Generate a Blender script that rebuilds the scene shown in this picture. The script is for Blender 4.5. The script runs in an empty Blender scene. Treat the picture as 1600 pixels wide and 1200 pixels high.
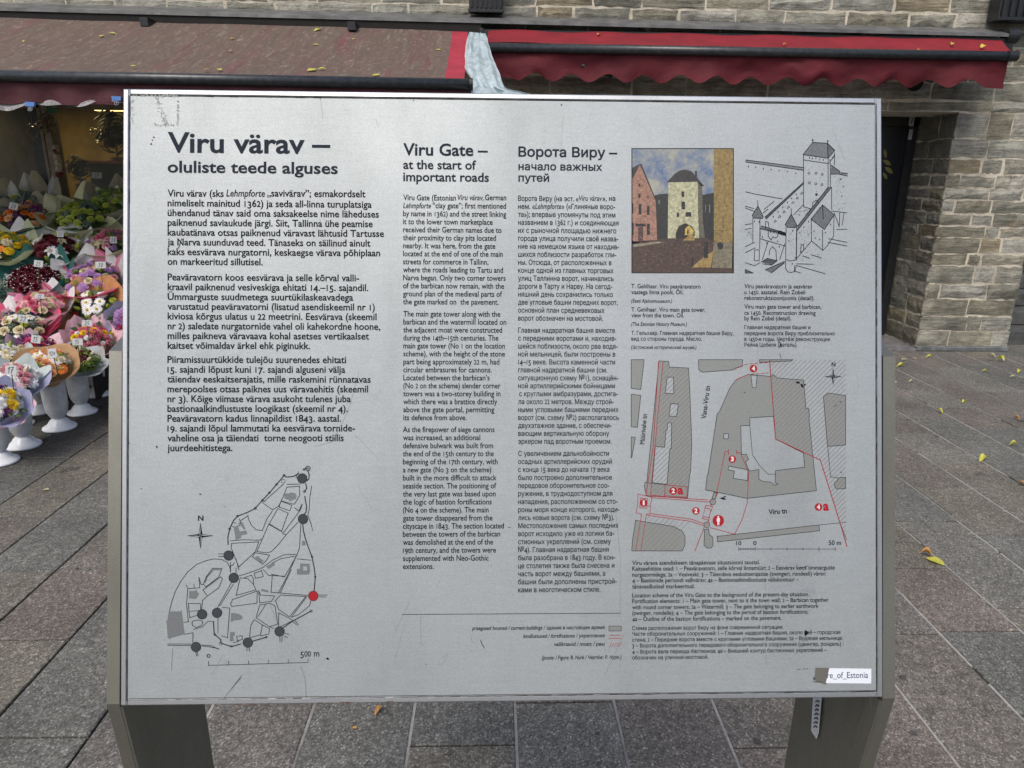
import bpy, math, random
from math import sin, cos, tan, pi, radians, sqrt, atan2
from mathutils import Vector, Matrix, noise
from mathutils.geometry import tessellate_polygon

random.seed(7)
S = bpy.context.scene
COL = S.collection

# ------------------------------------------------------------------ camera
FPX = 1109.0
CAM = Vector((0, 0, 1.55))
_p, _y, _r = radians(-16.5), radians(1.58), .012
F = Vector((sin(_y)*cos(_p), cos(_y)*cos(_p), sin(_p)))
_R0 = Vector((cos(_y), -sin(_y), 0)); _U0 = _R0.cross(F)
RX = _R0*cos(_r)+_U0*sin(_r); UP = -_R0*sin(_r)+_U0*cos(_r)
cd = bpy.data.cameras.new('camera'); cam = bpy.data.objects.new('camera', cd); COL.objects.link(cam)
cd.sensor_width = 36; cd.lens = 36*FPX/1600; cd.clip_start = .02; cd.clip_end = 500
M = Matrix((RX, UP, -F)).transposed().to_4x4(); M.translation = CAM
cam.matrix_world = M
S.camera = cam

# ------------------------------------------------------------------ world and sun (overcast, light from above and behind the viewer)
W_ = bpy.data.worlds.new('World'); S.world = W_; W_.use_nodes = True
nt = W_.node_tree; sky = nt.nodes.new('ShaderNodeTexSky'); sky.sky_type = 'NISHITA'; sky.sun_disc = False
SUN_EL, SUN_AZ = radians(55), radians(203)
sky.sun_elevation = SUN_EL; sky.sun_rotation = SUN_AZ
sky.dust_density = 4.0; sky.ozone_density = .6; sky.air_density = 1.0
bgn = nt.nodes['Background']; nt.links.new(sky.outputs[0], bgn.inputs[0]); bgn.inputs[1].default_value = .12
sd = bpy.data.lights.new('sun', 'SUN'); sd.energy = 1.1; sd.angle = radians(24); sd.color = (1, .96, .9)
sun = bpy.data.objects.new('sun', sd); COL.objects.link(sun)
dirv = Vector((sin(SUN_AZ)*cos(SUN_EL), cos(SUN_AZ)*cos(SUN_EL), sin(SUN_EL)))
sun.rotation_euler = dirv.to_track_quat('Z', 'Y').to_euler(); sun.location = (0, -3, 9)
S.view_settings.view_transform = 'Standard'; S.view_settings.look = 'None'
S.view_settings.gamma = 1; S.view_settings.use_curve_mapping = False
S.view_settings.exposure = .45

# ------------------------------------------------------------------ measuring helpers
def ray(x, y): return F+RX*((x-800)/FPX)-UP*((y-600)/FPX)
def W(x, y, Y):                       # the point at distance Y seen at (x, y) in the photograph
    d = ray(x, y); return CAM+d*(Y/d.y)
def G(x, y, z=0):                     # the point at height z
    d = ray(x, y); return CAM+d*((z-CAM.z)/d.z)

# ------------------------------------------------------------------ materials
def nmat(name, rough=.7, metal=0, col=(.5, .5, .5)):
    m = bpy.data.materials.new(name); m.use_nodes = True
    b = m.node_tree.nodes['Principled BSDF']
    b.inputs['Roughness'].default_value = rough; b.inputs['Metallic'].default_value = metal
    b.inputs['Base Color'].default_value = (*col, 1)
    return m
class N:
    """small wrapper for building node graphs"""
    def __init__(s, m): s.t = m.node_tree; s.b = s.t.nodes['Principled BSDF']
    def n(s, typ, **k):
        o = s.t.nodes.new('ShaderNode'+typ)
        for a, v in k.items():
            if a.startswith('i_'):
                o.inputs[int(a[2:]) if a[2:].isdigit() else a[2:].replace('_', ' ')].default_value = v
            else: setattr(o, a, v)
        return o
    def l(s, a, b): s.t.links.new(a, b)
    def pos(s, sc=(1, 1, 1), rot=(0, 0, 0), obj=False):
        mp = s.n('Mapping'); mp.inputs['Scale'].default_value = sc; mp.inputs['Rotation'].default_value = rot
        if obj: s.l(s.n('TexCoord').outputs['Object'], mp.inputs[0])
        else: s.l(s.n('NewGeometry').outputs['Position'], mp.inputs[0])
        return mp.outputs[0]
    def noise(s, vec, scale, detail=4, rough=.55, dist=0):
        o = s.n('TexNoise'); o.inputs['Scale'].default_value = scale; o.inputs['Detail'].default_value = detail
        o.inputs['Roughness'].default_value = rough; o.inputs['Distortion'].default_value = dist
        s.l(vec, o.inputs['Vector']); return o.outputs['Fac']
    def ramp(s, fac, pts, interp='LINEAR'):
        o = s.n('ValToRGB'); cr = o.color_ramp; cr.interpolation = interp
        while len(cr.elements) < len(pts): cr.elements.new(.5)
        for e, (p, c) in zip(cr.elements, pts):
            e.position = p; e.color = (*c, 1) if not isinstance(c, (int, float)) else (c, c, c, 1)
        s.l(fac, o.inputs[0]); return o.outputs[0]
    def mix(s, f, a, b, mode='MIX'):
        o = s.n('MixRGB', blend_type=mode)
        for i, v in ((0, f), (1, a), (2, b)):
            if isinstance(v, (int, float)): o.inputs[i].default_value = v if i == 0 else (v, v, v, 1)
            elif isinstance(v, tuple): o.inputs[i].default_value = (*v, 1)
            else: s.l(v, o.inputs[i])
        return o.outputs[0]
    def bump(s, h, strength=.4, dist=.01):
        o = s.n('Bump'); o.inputs['Strength'].default_value = strength; o.inputs['Distance'].default_value = dist
        s.l(h, o.inputs['Height']); s.l(o.outputs[0], s.b.inputs['Normal'])
    def rnd(s): return s.n('ObjectInfo').outputs['Random']
    def col(s, c): s.l(c, s.b.inputs['Base Color'])

def m_granite(name='granite_paving'):
    m = nmat(name, .7); g = N(m); v = g.pos(); g.b.inputs['Specular IOR Level'].default_value = .2
    base = g.ramp(g.rnd(), [(0, (.118, .123, .125)), (.22, (.142, .144, .142)), (.4, (.145, .136, .120)), (.55, (.128, .117, .113)),
                            (.72, (.142, .122, .115)), (.86, (.122, .117, .118)), (1, (.14, .141, .138))], 'CONSTANT')
    big = g.noise(v, 2.5, 5); base = g.mix(.35, base, (.135, .129, .123)); base = g.mix(1, base, (1.20, 1.19, 1.10), 'MULTIPLY'); base = g.mix(.55, base, g.ramp(big, [(.3, .62), (.7, 1.35)]), 'MULTIPLY')
    mid = g.noise(v, 28, 4, .7); base = g.mix(.5, base, g.ramp(mid, [(.3, .6), (.7, 1.4)]), 'MULTIPLY')
    # mineral grains
    vo = g.n('TexVoronoi'); vo.inputs['Scale'].default_value = 210; g.l(v, vo.inputs['Vector'])
    grain = g.ramp(vo.outputs['Color'], [(0, .22), (.3, .6), (.62, 1.0), (.8, 1.55), (.94, 2.8)])
    vo2 = g.n('TexVoronoi'); vo2.inputs['Scale'].default_value = 95; g.l(v, vo2.inputs['Vector'])
    grain2 = g.ramp(vo2.outputs['Color'], [(0, .6), (.5, .95), (.85, 1.2), (.97, 1.6)])
    c = g.mix(.72, base, grain, 'MULTIPLY'); c = g.mix(.6, c, grain2, 'MULTIPLY')
    # awning shade put into the paving colour round the flower stall, ragged outline
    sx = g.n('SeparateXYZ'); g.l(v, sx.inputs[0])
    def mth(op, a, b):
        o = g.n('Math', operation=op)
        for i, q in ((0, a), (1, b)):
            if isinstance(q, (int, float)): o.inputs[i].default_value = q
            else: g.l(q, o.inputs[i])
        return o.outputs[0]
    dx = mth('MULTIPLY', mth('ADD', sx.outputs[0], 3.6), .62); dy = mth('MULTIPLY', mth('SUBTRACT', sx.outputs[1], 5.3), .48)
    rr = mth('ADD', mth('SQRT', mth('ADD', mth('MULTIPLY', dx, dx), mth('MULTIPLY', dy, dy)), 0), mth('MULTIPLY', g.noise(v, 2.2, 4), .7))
    stall_shade = g.n('MapRange'); stall_shade.inputs[1].default_value = 1.15; stall_shade.inputs[2].default_value = 1.6; stall_shade.inputs[3].default_value = .42; stall_shade.inputs[4].default_value = 1.0
    g.l(rr, stall_shade.inputs[0]); c = g.mix(1, c, stall_shade.outputs[0], 'MULTIPLY')
    # darker dropped-gum and wear spots
    sp = g.ramp(g.noise(v, 5.5, 1), [(.70, 1), (.76, .45)]); c = g.mix(.8, c, sp, 'MULTIPLY')
    g.col(c); g.bump(g.noise(v, 160, 3, .8), .5, .004)
    return m
def m_mortar(name, c0, c1, sc=30):
    m = nmat(name, .9); g = N(m); v = g.pos()
    f = g.noise(v, sc, 6, .7); f2 = g.noise(v, 3, 3)
    c = g.ramp(f, [(.3, c0), (.7, c1)]); c = g.mix(.85, c, g.ramp(g.mix(.5, f2, g.noise(v, 9, 4)), [(.34, .4), (.56, 1.15)]), 'MULTIPLY')
    g.col(c); g.bump(f, .8, .012); return m
def m_stone(name, dark=1.0):
    m = nmat(name, .88); g = N(m); r = g.rnd(); v = g.pos()
    base = g.ramp(r, [(0, (.27, .285, .28)), (.2, (.31, .335, .345)), (.38, (.255, .26, .235)), (.52, (.29, .30, .275)), (.66, (.34, .36, .37)),
                      (.78, (.235, .25, .245)), (.92, (.285, .265, .215))], 'CONSTANT')
    st = g.noise(g.pos((2.2, 2.2, 26)), 1.6, 7, .68, .5)          # bedding planes of the limestone
    c = g.mix(.85, base, g.ramp(st, [(.28, .3), (.45, .85), (.62, 1.15), (.8, 1.5)]), 'MULTIPLY')
    bl = g.noise(v, 7, 6, .7); c = g.mix(.7, c, g.ramp(bl, [(.3, .5), (.55, 1.0), (.75, 1.45)]), 'MULTIPLY')
    och = g.noise(v, 3.1, 5, .6); c = g.mix(g.ramp(och, [(.62, 0), (.76, .5)]), c, (.21, .16, .10))
    lic = g.noise(v, 55, 3, .6); c = g.mix(g.ramp(lic, [(.62, 0), (.72, .35)]), c, (.5, .5, .46))
    c = g.mix(1, c, (1.30, 1.20, 1.0), 'MULTIPLY'); so = g.noise(v, 1.6, 5, .65); c = g.mix(.8, c, g.ramp(so, [(.36, .42), (.6, 1.15)]), 'MULTIPLY')
    crk = g.n('TexVoronoi', feature='DISTANCE_TO_EDGE'); crk.inputs['Scale'].default_value = 1.0; g.l(g.pos((9, 9, 30)), crk.inputs['Vector']); c = g.mix(.55, c, g.ramp(crk.outputs['Distance'], [(0, .35), (.04, 1)]), 'MULTIPLY')
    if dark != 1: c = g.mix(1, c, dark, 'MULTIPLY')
    g.col(c)
    h = g.mix(.5, st, g.noise(v, 38, 6, .75)); g.bump(h, .9, .03); return m
def m_steel(name, col, rough, metal=1, sc=(3, 3, 3), streak=.25):
    m = nmat(name, rough, metal); g = N(m)
    f = g.noise(g.pos(sc), 60, 4, .6); f2 = g.noise(g.pos((1, 1, .35)), 9, 4, .6)
    c = g.mix(streak, col, g.ramp(f, [(.3, .4), (.7, 1.6)]), 'MULTIPLY')
    c = g.mix(.45, c, g.ramp(f2, [(.3, .55), (.65, 1.1)]), 'MULTIPLY')
    g.col(c); g.l(g.ramp(f2, [(.3, min(1, rough+.15)), (.7, rough)]), g.b.inputs['Roughness'])
    g.bump(f, .08, .001); return m
def m_panel():
    m = nmat('brushed_aluminium', .5, .5); g = N(m)
    grain = g.noise(g.pos((35, 90, 330)), 1.0, 3, .7)                 # horizontal brushing
    speck = g.noise(g.pos((1, 1, 1)), 620, 2, .7)
    c = g.mix(.35, (.372, .402, .412), g.ramp(grain, [(.25, .86), (.75, 1.13)]), 'MULTIPLY')
    c = g.mix(.35, c, g.ramp(speck, [(.3, .62), (.7, 1.35)]), 'MULTIPLY')
    sm = g.noise(g.pos((5, 2, 1.3)), 1.4, 6, .7); c = g.mix(.7, c, g.ramp(sm, [(.34, .86), (.5, 1), (.66, 1.06)]), 'MULTIPLY')
    st_ = g.noise(g.pos((1, 1, 1)), 14, 5, .7); c = g.mix(.5, c, g.ramp(st_, [(.26, .72), (.36, 1)]), 'MULTIPLY')
    cloud = g.noise(g.pos(), 5, 3); c = g.mix(.3, c, g.ramp(cloud, [(.3, .86), (.7, 1.06)]), 'MULTIPLY')
    c = g.mix(1, c, 1.06, 'MULTIPLY'); g.col(c); g.l(g.ramp(cloud, [(.3, .58), (.7, .5)]), g.b.inputs['Roughness'])
    g.bump(grain, .08, .0006); return m
def m_print(name, col, rough=.75, metal=0.0):
    m = nmat(name, rough, metal, col); g = N(m); g.b.inputs['Specular IOR Level'].default_value = .15
    f = g.noise(g.pos(), 900, 2, .6); g.col(g.mix(.35, col, g.ramp(f, [(.25, .6), (.75, 1.5)]), 'MULTIPLY')); return m
def m_paint(name, a, b, sc=60):                                      # small painted picture: mottled oil colours
    m = nmat(name, .5); g = N(m); f = g.noise(g.pos((1, 1, 1)), sc, 6, .7)
    g.col(g.ramp(f, [(.35, a), (.65, b)])); return m
def m_fabric_red(name, c=(.235, .012, .022)):
    m = nmat(name, .8); g = N(m); v = g.pos()
    f = g.noise(v, 5, 4, .6); w = g.noise(g.pos((1, 1, 1)), 400, 2)
    cc = g.mix(.6, c, g.ramp(f, [(.3, .65), (.7, 1.25)]), 'MULTIPLY'); cc = g.mix(.3, cc, g.ramp(w, [(.3, .7), (.7, 1.3)]), 'MULTIPLY')
    g.col(cc); g.bump(g.noise(v, 11, 3), .35, .03)
    tr = g.n('BsdfTranslucent'); g.l(cc, tr.inputs[0]); mx = g.n('MixShader'); mx.inputs[0].default_value = .12
    out = g.t.nodes['Material Output']; g.l(g.b.outputs[0], mx.inputs[1]); g.l(tr.outputs[0], mx.inputs[2]); g.l(mx.outputs[0], out.inputs[0])
    return m
def m_fabric_dirty():
    m = nmat('dirty_awning_fabric', .9); g = N(m); v = g.pos()
    a = g.noise(g.pos((9, 1.1, 1.1)), 1, 6, .6, .3); b = g.noise(g.pos((22, 3.0, 3.0)), 1, 5, .7)
    c = g.ramp(a, [(.3, (.105, .080, .060)), (.52, (.115, .080, .064)), (.66, (.125, .066, .060)), (.78, (.165, .05, .055))])
    spots = g.noise(g.pos((12, 5, 5)), 2.2, 6, .75, .4); c = g.mix(g.ramp(spots, [(.58, 0), (.66, .5)]), c, (.25, .235, .20))
    pt = g.noise(g.pos((7, 3.2, 3.2)), 3.0, 6, .8); c = g.mix(g.ramp(pt, [(.56, 0), (.66, .55)]), c, (.29, .27, .23))
    st = g.noise(g.pos((30, 2.6, 2.6)), 1.6, 4, .6); c = g.mix(g.ramp(st, [(.6, 0), (.72, .5)]), c, (.26, .245, .21))
    dr = g.ramp(g.noise(v, 90, 3, .7), [(.66, 0), (.72, .6)]); c = g.mix(dr, c, (.34, .31, .26))
    c = g.mix(.6, c, g.ramp(b, [(.3, .65), (.7, 1.25)]), 'MULTIPLY')
    c = g.mix(.35, c, g.ramp(g.noise(v, 260, 2, .7), [(.3, .55), (.7, 1.5)]), 'MULTIPLY')
    g.col(c); g.bump(b, .4, .01); return m
def m_plain(name, c, rough=.6, metal=0, var=.25, sc=12, bump=0, transl=0):
    m = nmat(name, rough, metal); g = N(m); f = g.noise(g.pos(), sc, 4, .6)
    cc = g.mix(1, c, g.ramp(f, [(.3, 1-var), (.7, 1+var)]), 'MULTIPLY'); g.col(cc)
    if bump: g.bump(f, .5, bump)
    if transl:
        tr = g.n('BsdfTranslucent'); g.l(cc, tr.inputs[0]); mx = g.n('MixShader'); mx.inputs[0].default_value = transl
        out = g.t.nodes['Material Output']; g.l(g.b.outputs[0], mx.inputs[1]); g.l(tr.outputs[0], mx.inputs[2]); g.l(mx.outputs[0], out.inputs[0])
    return m
def m_emit(name, c, s):
    m = nmat(name); b = m.node_tree.nodes['Principled BSDF']; b.inputs['Emission Color'].default_value = (*c, 1)
    b.inputs['Emission Strength'].default_value = s; return m
def m_film(name, c, alpha):
    m = nmat(name, .25, 0, c); g = N(m); b = g.b; b.inputs['Specular IOR Level'].default_value = .8
    f = g.noise(g.pos(), 14, 4, .7); g.bump(f, .5, .02)
    g.l(g.ramp(f, [(.3, max(0, alpha-.18)), (.7, min(1, alpha+.2))]), b.inputs['Alpha']); return m
def m_glass(name, tint=(.9, .95, .93)):
    m = nmat(name, .05, 0, tint); b = m.node_tree.nodes['Principled BSDF']
    b.inputs['Alpha'].default_value = .05; b.inputs['Specular IOR Level'].default_value = .25; return m

GRAN = m_granite(); STONE = m_stone('limestone'); STONE_D = m_stone('limestone_shaded', .62)  # second limestone is darkened: shade of the door recess put into the jamb stones
MORT = m_mortar('lime_mortar', (.46, .42, .33), (.62, .57, .47)); JOINTL = m_mortar('joint_mortar', (.27, .265, .25), (.42, .41, .39), 60)
JOINTD = m_mortar('joint_dirt', (.02, .02, .018), (.05, .047, .04), 60)
PANEL = m_panel(); EDGE = m_steel('panel_edge', (.52, .54, .56), .38, .9, (8, 8, 8), .15)
POSTM = m_steel('post_steel', (.29, .285, .245), .45, .9, (30, 30, 2), .3)
INK = m_print('black_print', (.008, .010, .015)); INKH = m_print('slate_print', (.020, .026, .038)); INKG = m_print('thin_line_print', (.028, .032, .036))
GREYP = m_print('grey_map_print', (.262, .275, .262), .5, .4); MIDP = m_print('mid_grey_map_print', (.185, .195, .20), .5, .35); DOTP = m_print('dark_dot_print', (.045, .052, .06))
REDP = m_print('red_print', (.33, .018, .026)); HATCHP = m_print('hatch_print', (.17, .15, .145)); PALEP = m_print('pale_print', (.62, .63, .63))
SCUFF = m_print('scuff_mark', (.12, .125, .125)); RESID = m_print('glue_residue', (.36, .37, .37), .7, .3); RUST = m_plain('rust', (.12, .055, .025), .9, 0, .6, 300)
RED = m_fabric_red('red_awning_fabric'); REDV = m_fabric_red('shaded_valance_red', (.10, .005, .012)); DIRTY = m_fabric_dirty()  # valance gets a darker copy of the red, its shade put into the colour
BLACK = m_plain('black_painted_metal', (.022, .024, .027), .38, .2, .3, 30); GUTTER = m_plain('dark_grey_bar', (.045, .05, .055), .33, .4, .35, 25)
FLASH = m_plain('grey_flashing', (.17, .175, .175), .55, .5, .35, 9); DARKV = m_plain('near_black', (.012, .011, .010), .9)  # near-black fill for the cassette, board back and vent hole
WHITEP = m_plain('white_plastic', (.70, .73, .76), .28, 0, .04); VASEB = m_plain('vase_plastic', (.52, .53, .55), .45, 0, .2, 18)
PAPERW = m_plain('white_paper', (.80, .82, .84), .6, 0, .08, 20, .006, .25)
TAGM = m_plain('tag_card', (.46, .47, .48), .5, 0, .05); LEAFG = m_plain('leaf_green', (.045, .085, .028), .55, 0, .5, 40, 0, .2)
LEAFY = m_plain('yellow_leaf', (.60, .58, .09), .6, 0, .3, 60, 0, .25); LEAFO = m_plain('orange_leaf', (.50, .26, .07), .6, 0, .35, 60, 0, .2)
LEAFP = m_plain('pale_leaf', (.55, .50, .30), .6, 0, .3, 60, 0, .2)

# ------------------------------------------------------------------ object helpers
def mesh(name, vs, fs, mats, mi=None, smooth=False):
    me = bpy.data.meshes.new(name); me.from_pydata([tuple(v) for v in vs], [], fs)
    for m in (mats if isinstance(mats, (list, tuple)) else [mats]): me.materials.append(m)
    if mi: me.polygons.foreach_set('material_index', mi)
    if smooth: me.polygons.foreach_set('use_smooth', [True]*len(me.polygons))
    me.update(); return me
def link(name, me, parent=None, loc=None, rot=None):
    o = bpy.data.objects.new(name, me); COL.objects.link(o)
    if parent is not None: o.parent = parent
    if loc is not None: o.location = loc
    if rot is not None: o.rotation_euler = rot
    return o
def tag(o, label=None, cat=None, group=None, kind=None):
    if label: o['label'] = label
    if cat: o['category'] = cat
    if group: o['group'] = group
    if kind: o['kind'] = kind
    return o
def thing(name, label, cat, loc=(0, 0, 0), group=None, rot=None):
    return tag(link(name, None, None, loc, rot), label, cat, group)
class MB:
    def __init__(s): s.v = []; s.f = []; s.m = []
    def add(s, vs, fs, mi=0):
        k = len(s.v); s.v += [Vector(v) for v in vs]; s.f += [tuple(i+k for i in f) for f in fs]; s.m += [mi]*len(fs); return s
    def box(s, a, b, mi=0, bev=0):
        x0, y0, z0 = a; x1, y1, z1 = b
        if bev:
            vs = []; e = bev
            for (sx, sy, sz) in ((0, 0, 0), (1, 0, 0), (1, 1, 0), (0, 1, 0), (0, 0, 1), (1, 0, 1), (1, 1, 1), (0, 1, 1)):
                p = [(x0, x1)[sx], (y0, y1)[sy], (z0, z1)[sz]]; d = [e*(1-2*sx), e*(1-2*sy), e*(1-2*sz)]
                for ax in range(3): vs.append([p[i]+(d[i] if i != ax else 0) if i != ax else p[i]+0 for i in range(3)])
            # vertex 3c+ax : inset in the two axes other than ax, lying on the face of axis ax
            q = lambda c, ax: 3*c+ax
            F6 = [((0, 3, 2, 1), 2), ((4, 5, 6, 7), 2), ((0, 1, 5, 4), 1), ((2, 3, 7, 6), 1), ((1, 2, 6, 5), 0), ((3, 0, 4, 7), 0)]
            fs = [tuple(q(c, ax) for c in cs) for cs, ax in F6]
            ed = [((0, 1), 2, 1), ((3, 2), 2, 1), ((4, 5), 2, 1), ((7, 6), 2, 1), ((0, 3), 2, 0), ((1, 2), 2, 0), ((4, 7), 2, 0), ((5, 6), 2, 0), ((0, 4), 1, 0), ((1, 5), 1, 0), ((2, 6), 1, 0), ((3, 7), 1, 0)]
            for (a_, b_), p_, q_ in ed: fs.append((q(a_, p_), q(b_, p_), q(b_, q_), q(a_, q_)))
            for c in range(8): fs.append((q(c, 0), q(c, 1), q(c, 2)))
            return s.add(vs, fs, mi)
        vs = [(x0, y0, z0), (x1, y0, z0), (x1, y1, z0), (x0, y1, z0), (x0, y0, z1), (x1, y0, z1), (x1, y1, z1), (x0, y1, z1)]
        return s.add(vs, [(0, 3, 2, 1), (4, 5, 6, 7), (0, 1, 5, 4), (1, 2, 6, 5), (2, 3, 7, 6), (3, 0, 4, 7)], mi)
    def tube(s, pts, r, n=10, mi=0, cap=True):
        rs = r if isinstance(r, (list, tuple)) else [r]*len(pts); pts = [Vector(p) for p in pts]; k = len(s.v)
        for i, p in enumerate(pts):
            t = (pts[min(i+1, len(pts)-1)]-pts[max(i-1, 0)]).normalized()
            a = t.orthogonal() if abs(t.z) > .9 else t.cross(Vector((0, 0, 1))); a.normalize(); b = t.cross(a)
            for j in range(n):
                an = 2*pi*j/n; s.v.append(p+a*(rs[i]*cos(an))+b*(rs[i]*sin(an)))
        for i in range(len(pts)-1):
            for j in range(n):
                s.f.append((k+i*n+j, k+i*n+(j+1) % n, k+(i+1)*n+(j+1) % n, k+(i+1)*n+j)); s.m.append(mi)
        if cap:
            s.f.append(tuple(k+j for j in range(n))[::-1]); s.f.append(tuple(k+(len(pts)-1)*n+j for j in range(n))); s.m += [mi, mi]
        return s
    def lathe(s, prof, n=24, mi=0):
        k = len(s.v)
        for r, z in prof:
            for j in range(n): s.v.append(Vector((r*cos(2*pi*j/n), r*sin(2*pi*j/n), z)))
        for i in range(len(prof)-1):
            for j in range(n):
                s.f.append((k+i*n+j, k+i*n+(j+1) % n, k+(i+1)*n+(j+1) % n, k+(i+1)*n+j)); s.m.append(mi)
        return s
    def grid(s, nu, nv, fn, mi=0):
        k = len(s.v)
        for i in range(nu+1):
            for j in range(nv+1): s.v.append(Vector(fn(i/nu, j/nv)))
        for i in range(nu):
            for j in range(nv):
                a = k+i*(nv+1)+j; s.f.append((a, a+nv+1, a+nv+2, a+1)); s.m.append(mi)
        return s
    def prism(s, poly, d, mi=0):          # closed polygon (list of 3D points) pushed along vector d
        n = len(poly); d = Vector(d); p = [Vector(q) for q in poly]
        return s.add(p+[q+d for q in p], [tuple(range(n))[::-1], tuple(range(n, 2*n))]+[(i, (i+1) % n, n+(i+1) % n, n+i) for i in range(n)], mi)
    def mesh(s, name, mats, smooth=False): return mesh(name, s.v, s.f, mats, s.m, smooth)
    def build(s, name, mats, parent=None, smooth=False, loc=None):
        if parent is not None and loc is None: # vertices are in world coordinates: move them to the parent's origin
            o0 = parent.location; s.v = [v-o0 for v in s.v] if parent.rotation_euler.to_quaternion().angle < 1e-6 else s.v
        return link(name, s.mesh(name, mats, smooth), parent, loc)

# ------------------------------------------------------------------ the pavement
XJ = [.0705+.3045*k for k in range(-26, 27)]
ground = MB().box((-40, -30, -.30), (40, 40, -.03)).build('ground', JOINTD); tag(ground, kind='structure')
pav = MB().box((-8, -1.2, -.028), (8.2, 11, -.014)).build('pavement', JOINTD); tag(pav, kind='structure')
jm = MB()
for i, x in enumerate(XJ):
    if x < -8 or x > 8.1: continue
    if x > -.9 or i % 3 == 0:
        y = -1.2
        while y < 6.4:
            y2 = y+random.uniform(.5, 1.6)
            if x > -.9 or random.random() < .6: jm.box((x-.004, y, -.013), (x+.004, min(y2, 6.4), -.0022+random.uniform(-.001, .001)))
            y = y2+random.uniform(0, .2)
jo = jm.build('joint_mortar', JOINTL, pav); jo['kind'] = 'stuff'
slabs = []
fixed = {1.893: [2.14], 1.588: [], }
for i in range(len(XJ)-1):
    x0, x1 = XJ[i], XJ[i+1]
    if x1 < -8 or x0 > 8: continue
    y = -1.0-random.random()*.6
    while y < 7.1:
        L = random.choice((.42, .5, .6, .7, .85)); y2 = y+L
        slabs.append((x0+.0045, x1-.0045, y+.0035, y2-.0035)); y = y2
def seen(s):
    cx, cy = (s[0]+s[1])/2, (s[2]+s[3])/2
    d = Vector((cx, cy, 0))-CAM; z = d.dot(F)
    if z < .3: return 50+abs(cx)+abs(cy)
    px, py = 800+FPX*d.dot(RX)/z, 600-FPX*d.dot(UP)/z
    hid = (330 < px < 1250 and py < 1040)
    off = max(0, -px-120, px-1720, py-1320)
    return z+off/100+(9 if hid else 0)+(3 if cx < -2.6 and cy > 3.6 else 0)
slabs.sort(key=seen)
rest = MB()
def slabgeo(mb, s, org):
    x0, x1, y0, y1 = s; j = lambda a=.0012: random.uniform(-a, a); h = j(.0018); b = .003
    t = [(x0+b+j(), y0+b+j(), h), (x1-b+j(), y0+b+j(), h+j()), (x1-b+j(), y1-b+j(), h+j()), (x0+b+j(), y1-b+j(), h+j())]
    u = [(x0, y0, h-b), (x1, y0, h-b), (x1, y1, h-b), (x0, y1, h-b)]; w = [(p[0], p[1], -.0135) for p in u]
    vs = [Vector(p)-org for p in t+u+w]
    fs = [(0, 1, 2, 3)]+[(i, 4+i, 4+(i+1) % 4, (i+1) % 4) for i in range(4)]+[(4+i, 8+i, 8+(i+1) % 4, 4+(i+1) % 4) for i in range(4)]
    mb.add(vs, fs)
for n_, s in enumerate(slabs):
    if n_ < 290:
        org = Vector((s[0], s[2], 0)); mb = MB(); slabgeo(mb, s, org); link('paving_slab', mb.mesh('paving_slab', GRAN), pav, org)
    else: slabgeo(rest, s, Vector((0, 0, 0)))
gum = MB(); random.seed(21)
def disc(c, rr_, z=.0026):
    n = 11; k = [random.uniform(.7, 1.25) for _ in range(n)]
    gum.add([(c[0], c[1], z+.0008)]+[(c[0]+rr_*k[i]*cos(2*pi*i/n), c[1]+rr_*k[i]*sin(2*pi*i/n), z-.0006) for i in range(n)], [(0, 1+i, 1+(i+1) % n) for i in range(n)])
for px_, py_, rr_ in ((1411, 1060, .014), (1182, 1158, .012), (933, 1147, .008), (1425, 1146, .012), (120, 888, .006), (905, 1149, .004), (140, 890, .005)):
    q_ = G(px_, py_); disc(q_, rr_)
for k in range(60): disc((random.uniform(-4, 4.5), random.uniform(1.3, 6)), random.uniform(.002, .007))
gu = gum.build('gum_spots', m_plain('old_gum', (.06, .06, .056), .8, 0, .4, 40), pav); gu['kind'] = 'stuff'
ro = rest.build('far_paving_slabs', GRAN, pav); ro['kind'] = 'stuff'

# ------------------------------------------------------------------ the stone building
YW = 6.4
bld = thing('stone_building', 'grey limestone building wall with a recessed doorway and shop front behind the awnings', 'building', (0, YW, 0))
def stone(x0, x1, z0, z1, mat=STONE, face='front', xf=0, name='stone'):
    """one roughly squared block, its face bulging a little; front blocks look to -Y, jamb blocks to -X"""
    g = random.choice((.003, .006, .009, .012, .015)); nu, nv = 6, 2; j = lambda a: random.uniform(-a, a)
    w, h = x1-x0, z1-z0; out = random.uniform(.004, .022); sk = j(.004)
    vs = []; 
    for iv in range(nv+1):
        for iu in range(nu+1):
            u, v = iu/nu, iv/nv
            edge = (iu in (0, nu)) or (iv in (0, nv))
            uu = x0+g+(w-2*g)*u+(j(.006) if iu in (0, nu) else 0); vv = z0+g+(h-2*g)*v+(j(.008) if iv in (0, nv) else j(.012))+sk*(u-.5)
            vs.append((uu, -(out*.25 if edge else out+j(.004)), vv))
    n = (nu+1); fs = [(a+b*n, a+1+b*n, a+1+(b+1)*n, a+(b+1)*n) for b in range(nv) for a in range(nu)]
    ring = [i for i in range(n)]+[n*k+nu for k in range(1, nv+1)]+[n*nv+i for i in range(nu-1, -1, -1)]+[n*k for k in range(nv-1, 0, -1)]
    base = len(vs); cx, cz = (x0+x1)/2, (z0+z1)/2
    for r in ring: p = vs[r]; vs.append((cx+(p[0]-cx)*1.008, .012, cz+(p[2]-cz)*1.01))
    m_ = len(ring)
    for k in range(m_): fs.append((ring[k], base+k, base+(k+1) % m_, ring[(k+1) % m_]))
    if face == 'front': V = [Vector((p[0], p[1], p[2])) for p in vs]; org = Vector((0, 0, 0))
    else: V = [Vector((xf+p[1]-YW*0, p[0]-YW, p[2])) for p in vs]
    link(name, mesh('stone', V, fs, mat), bld)
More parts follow.
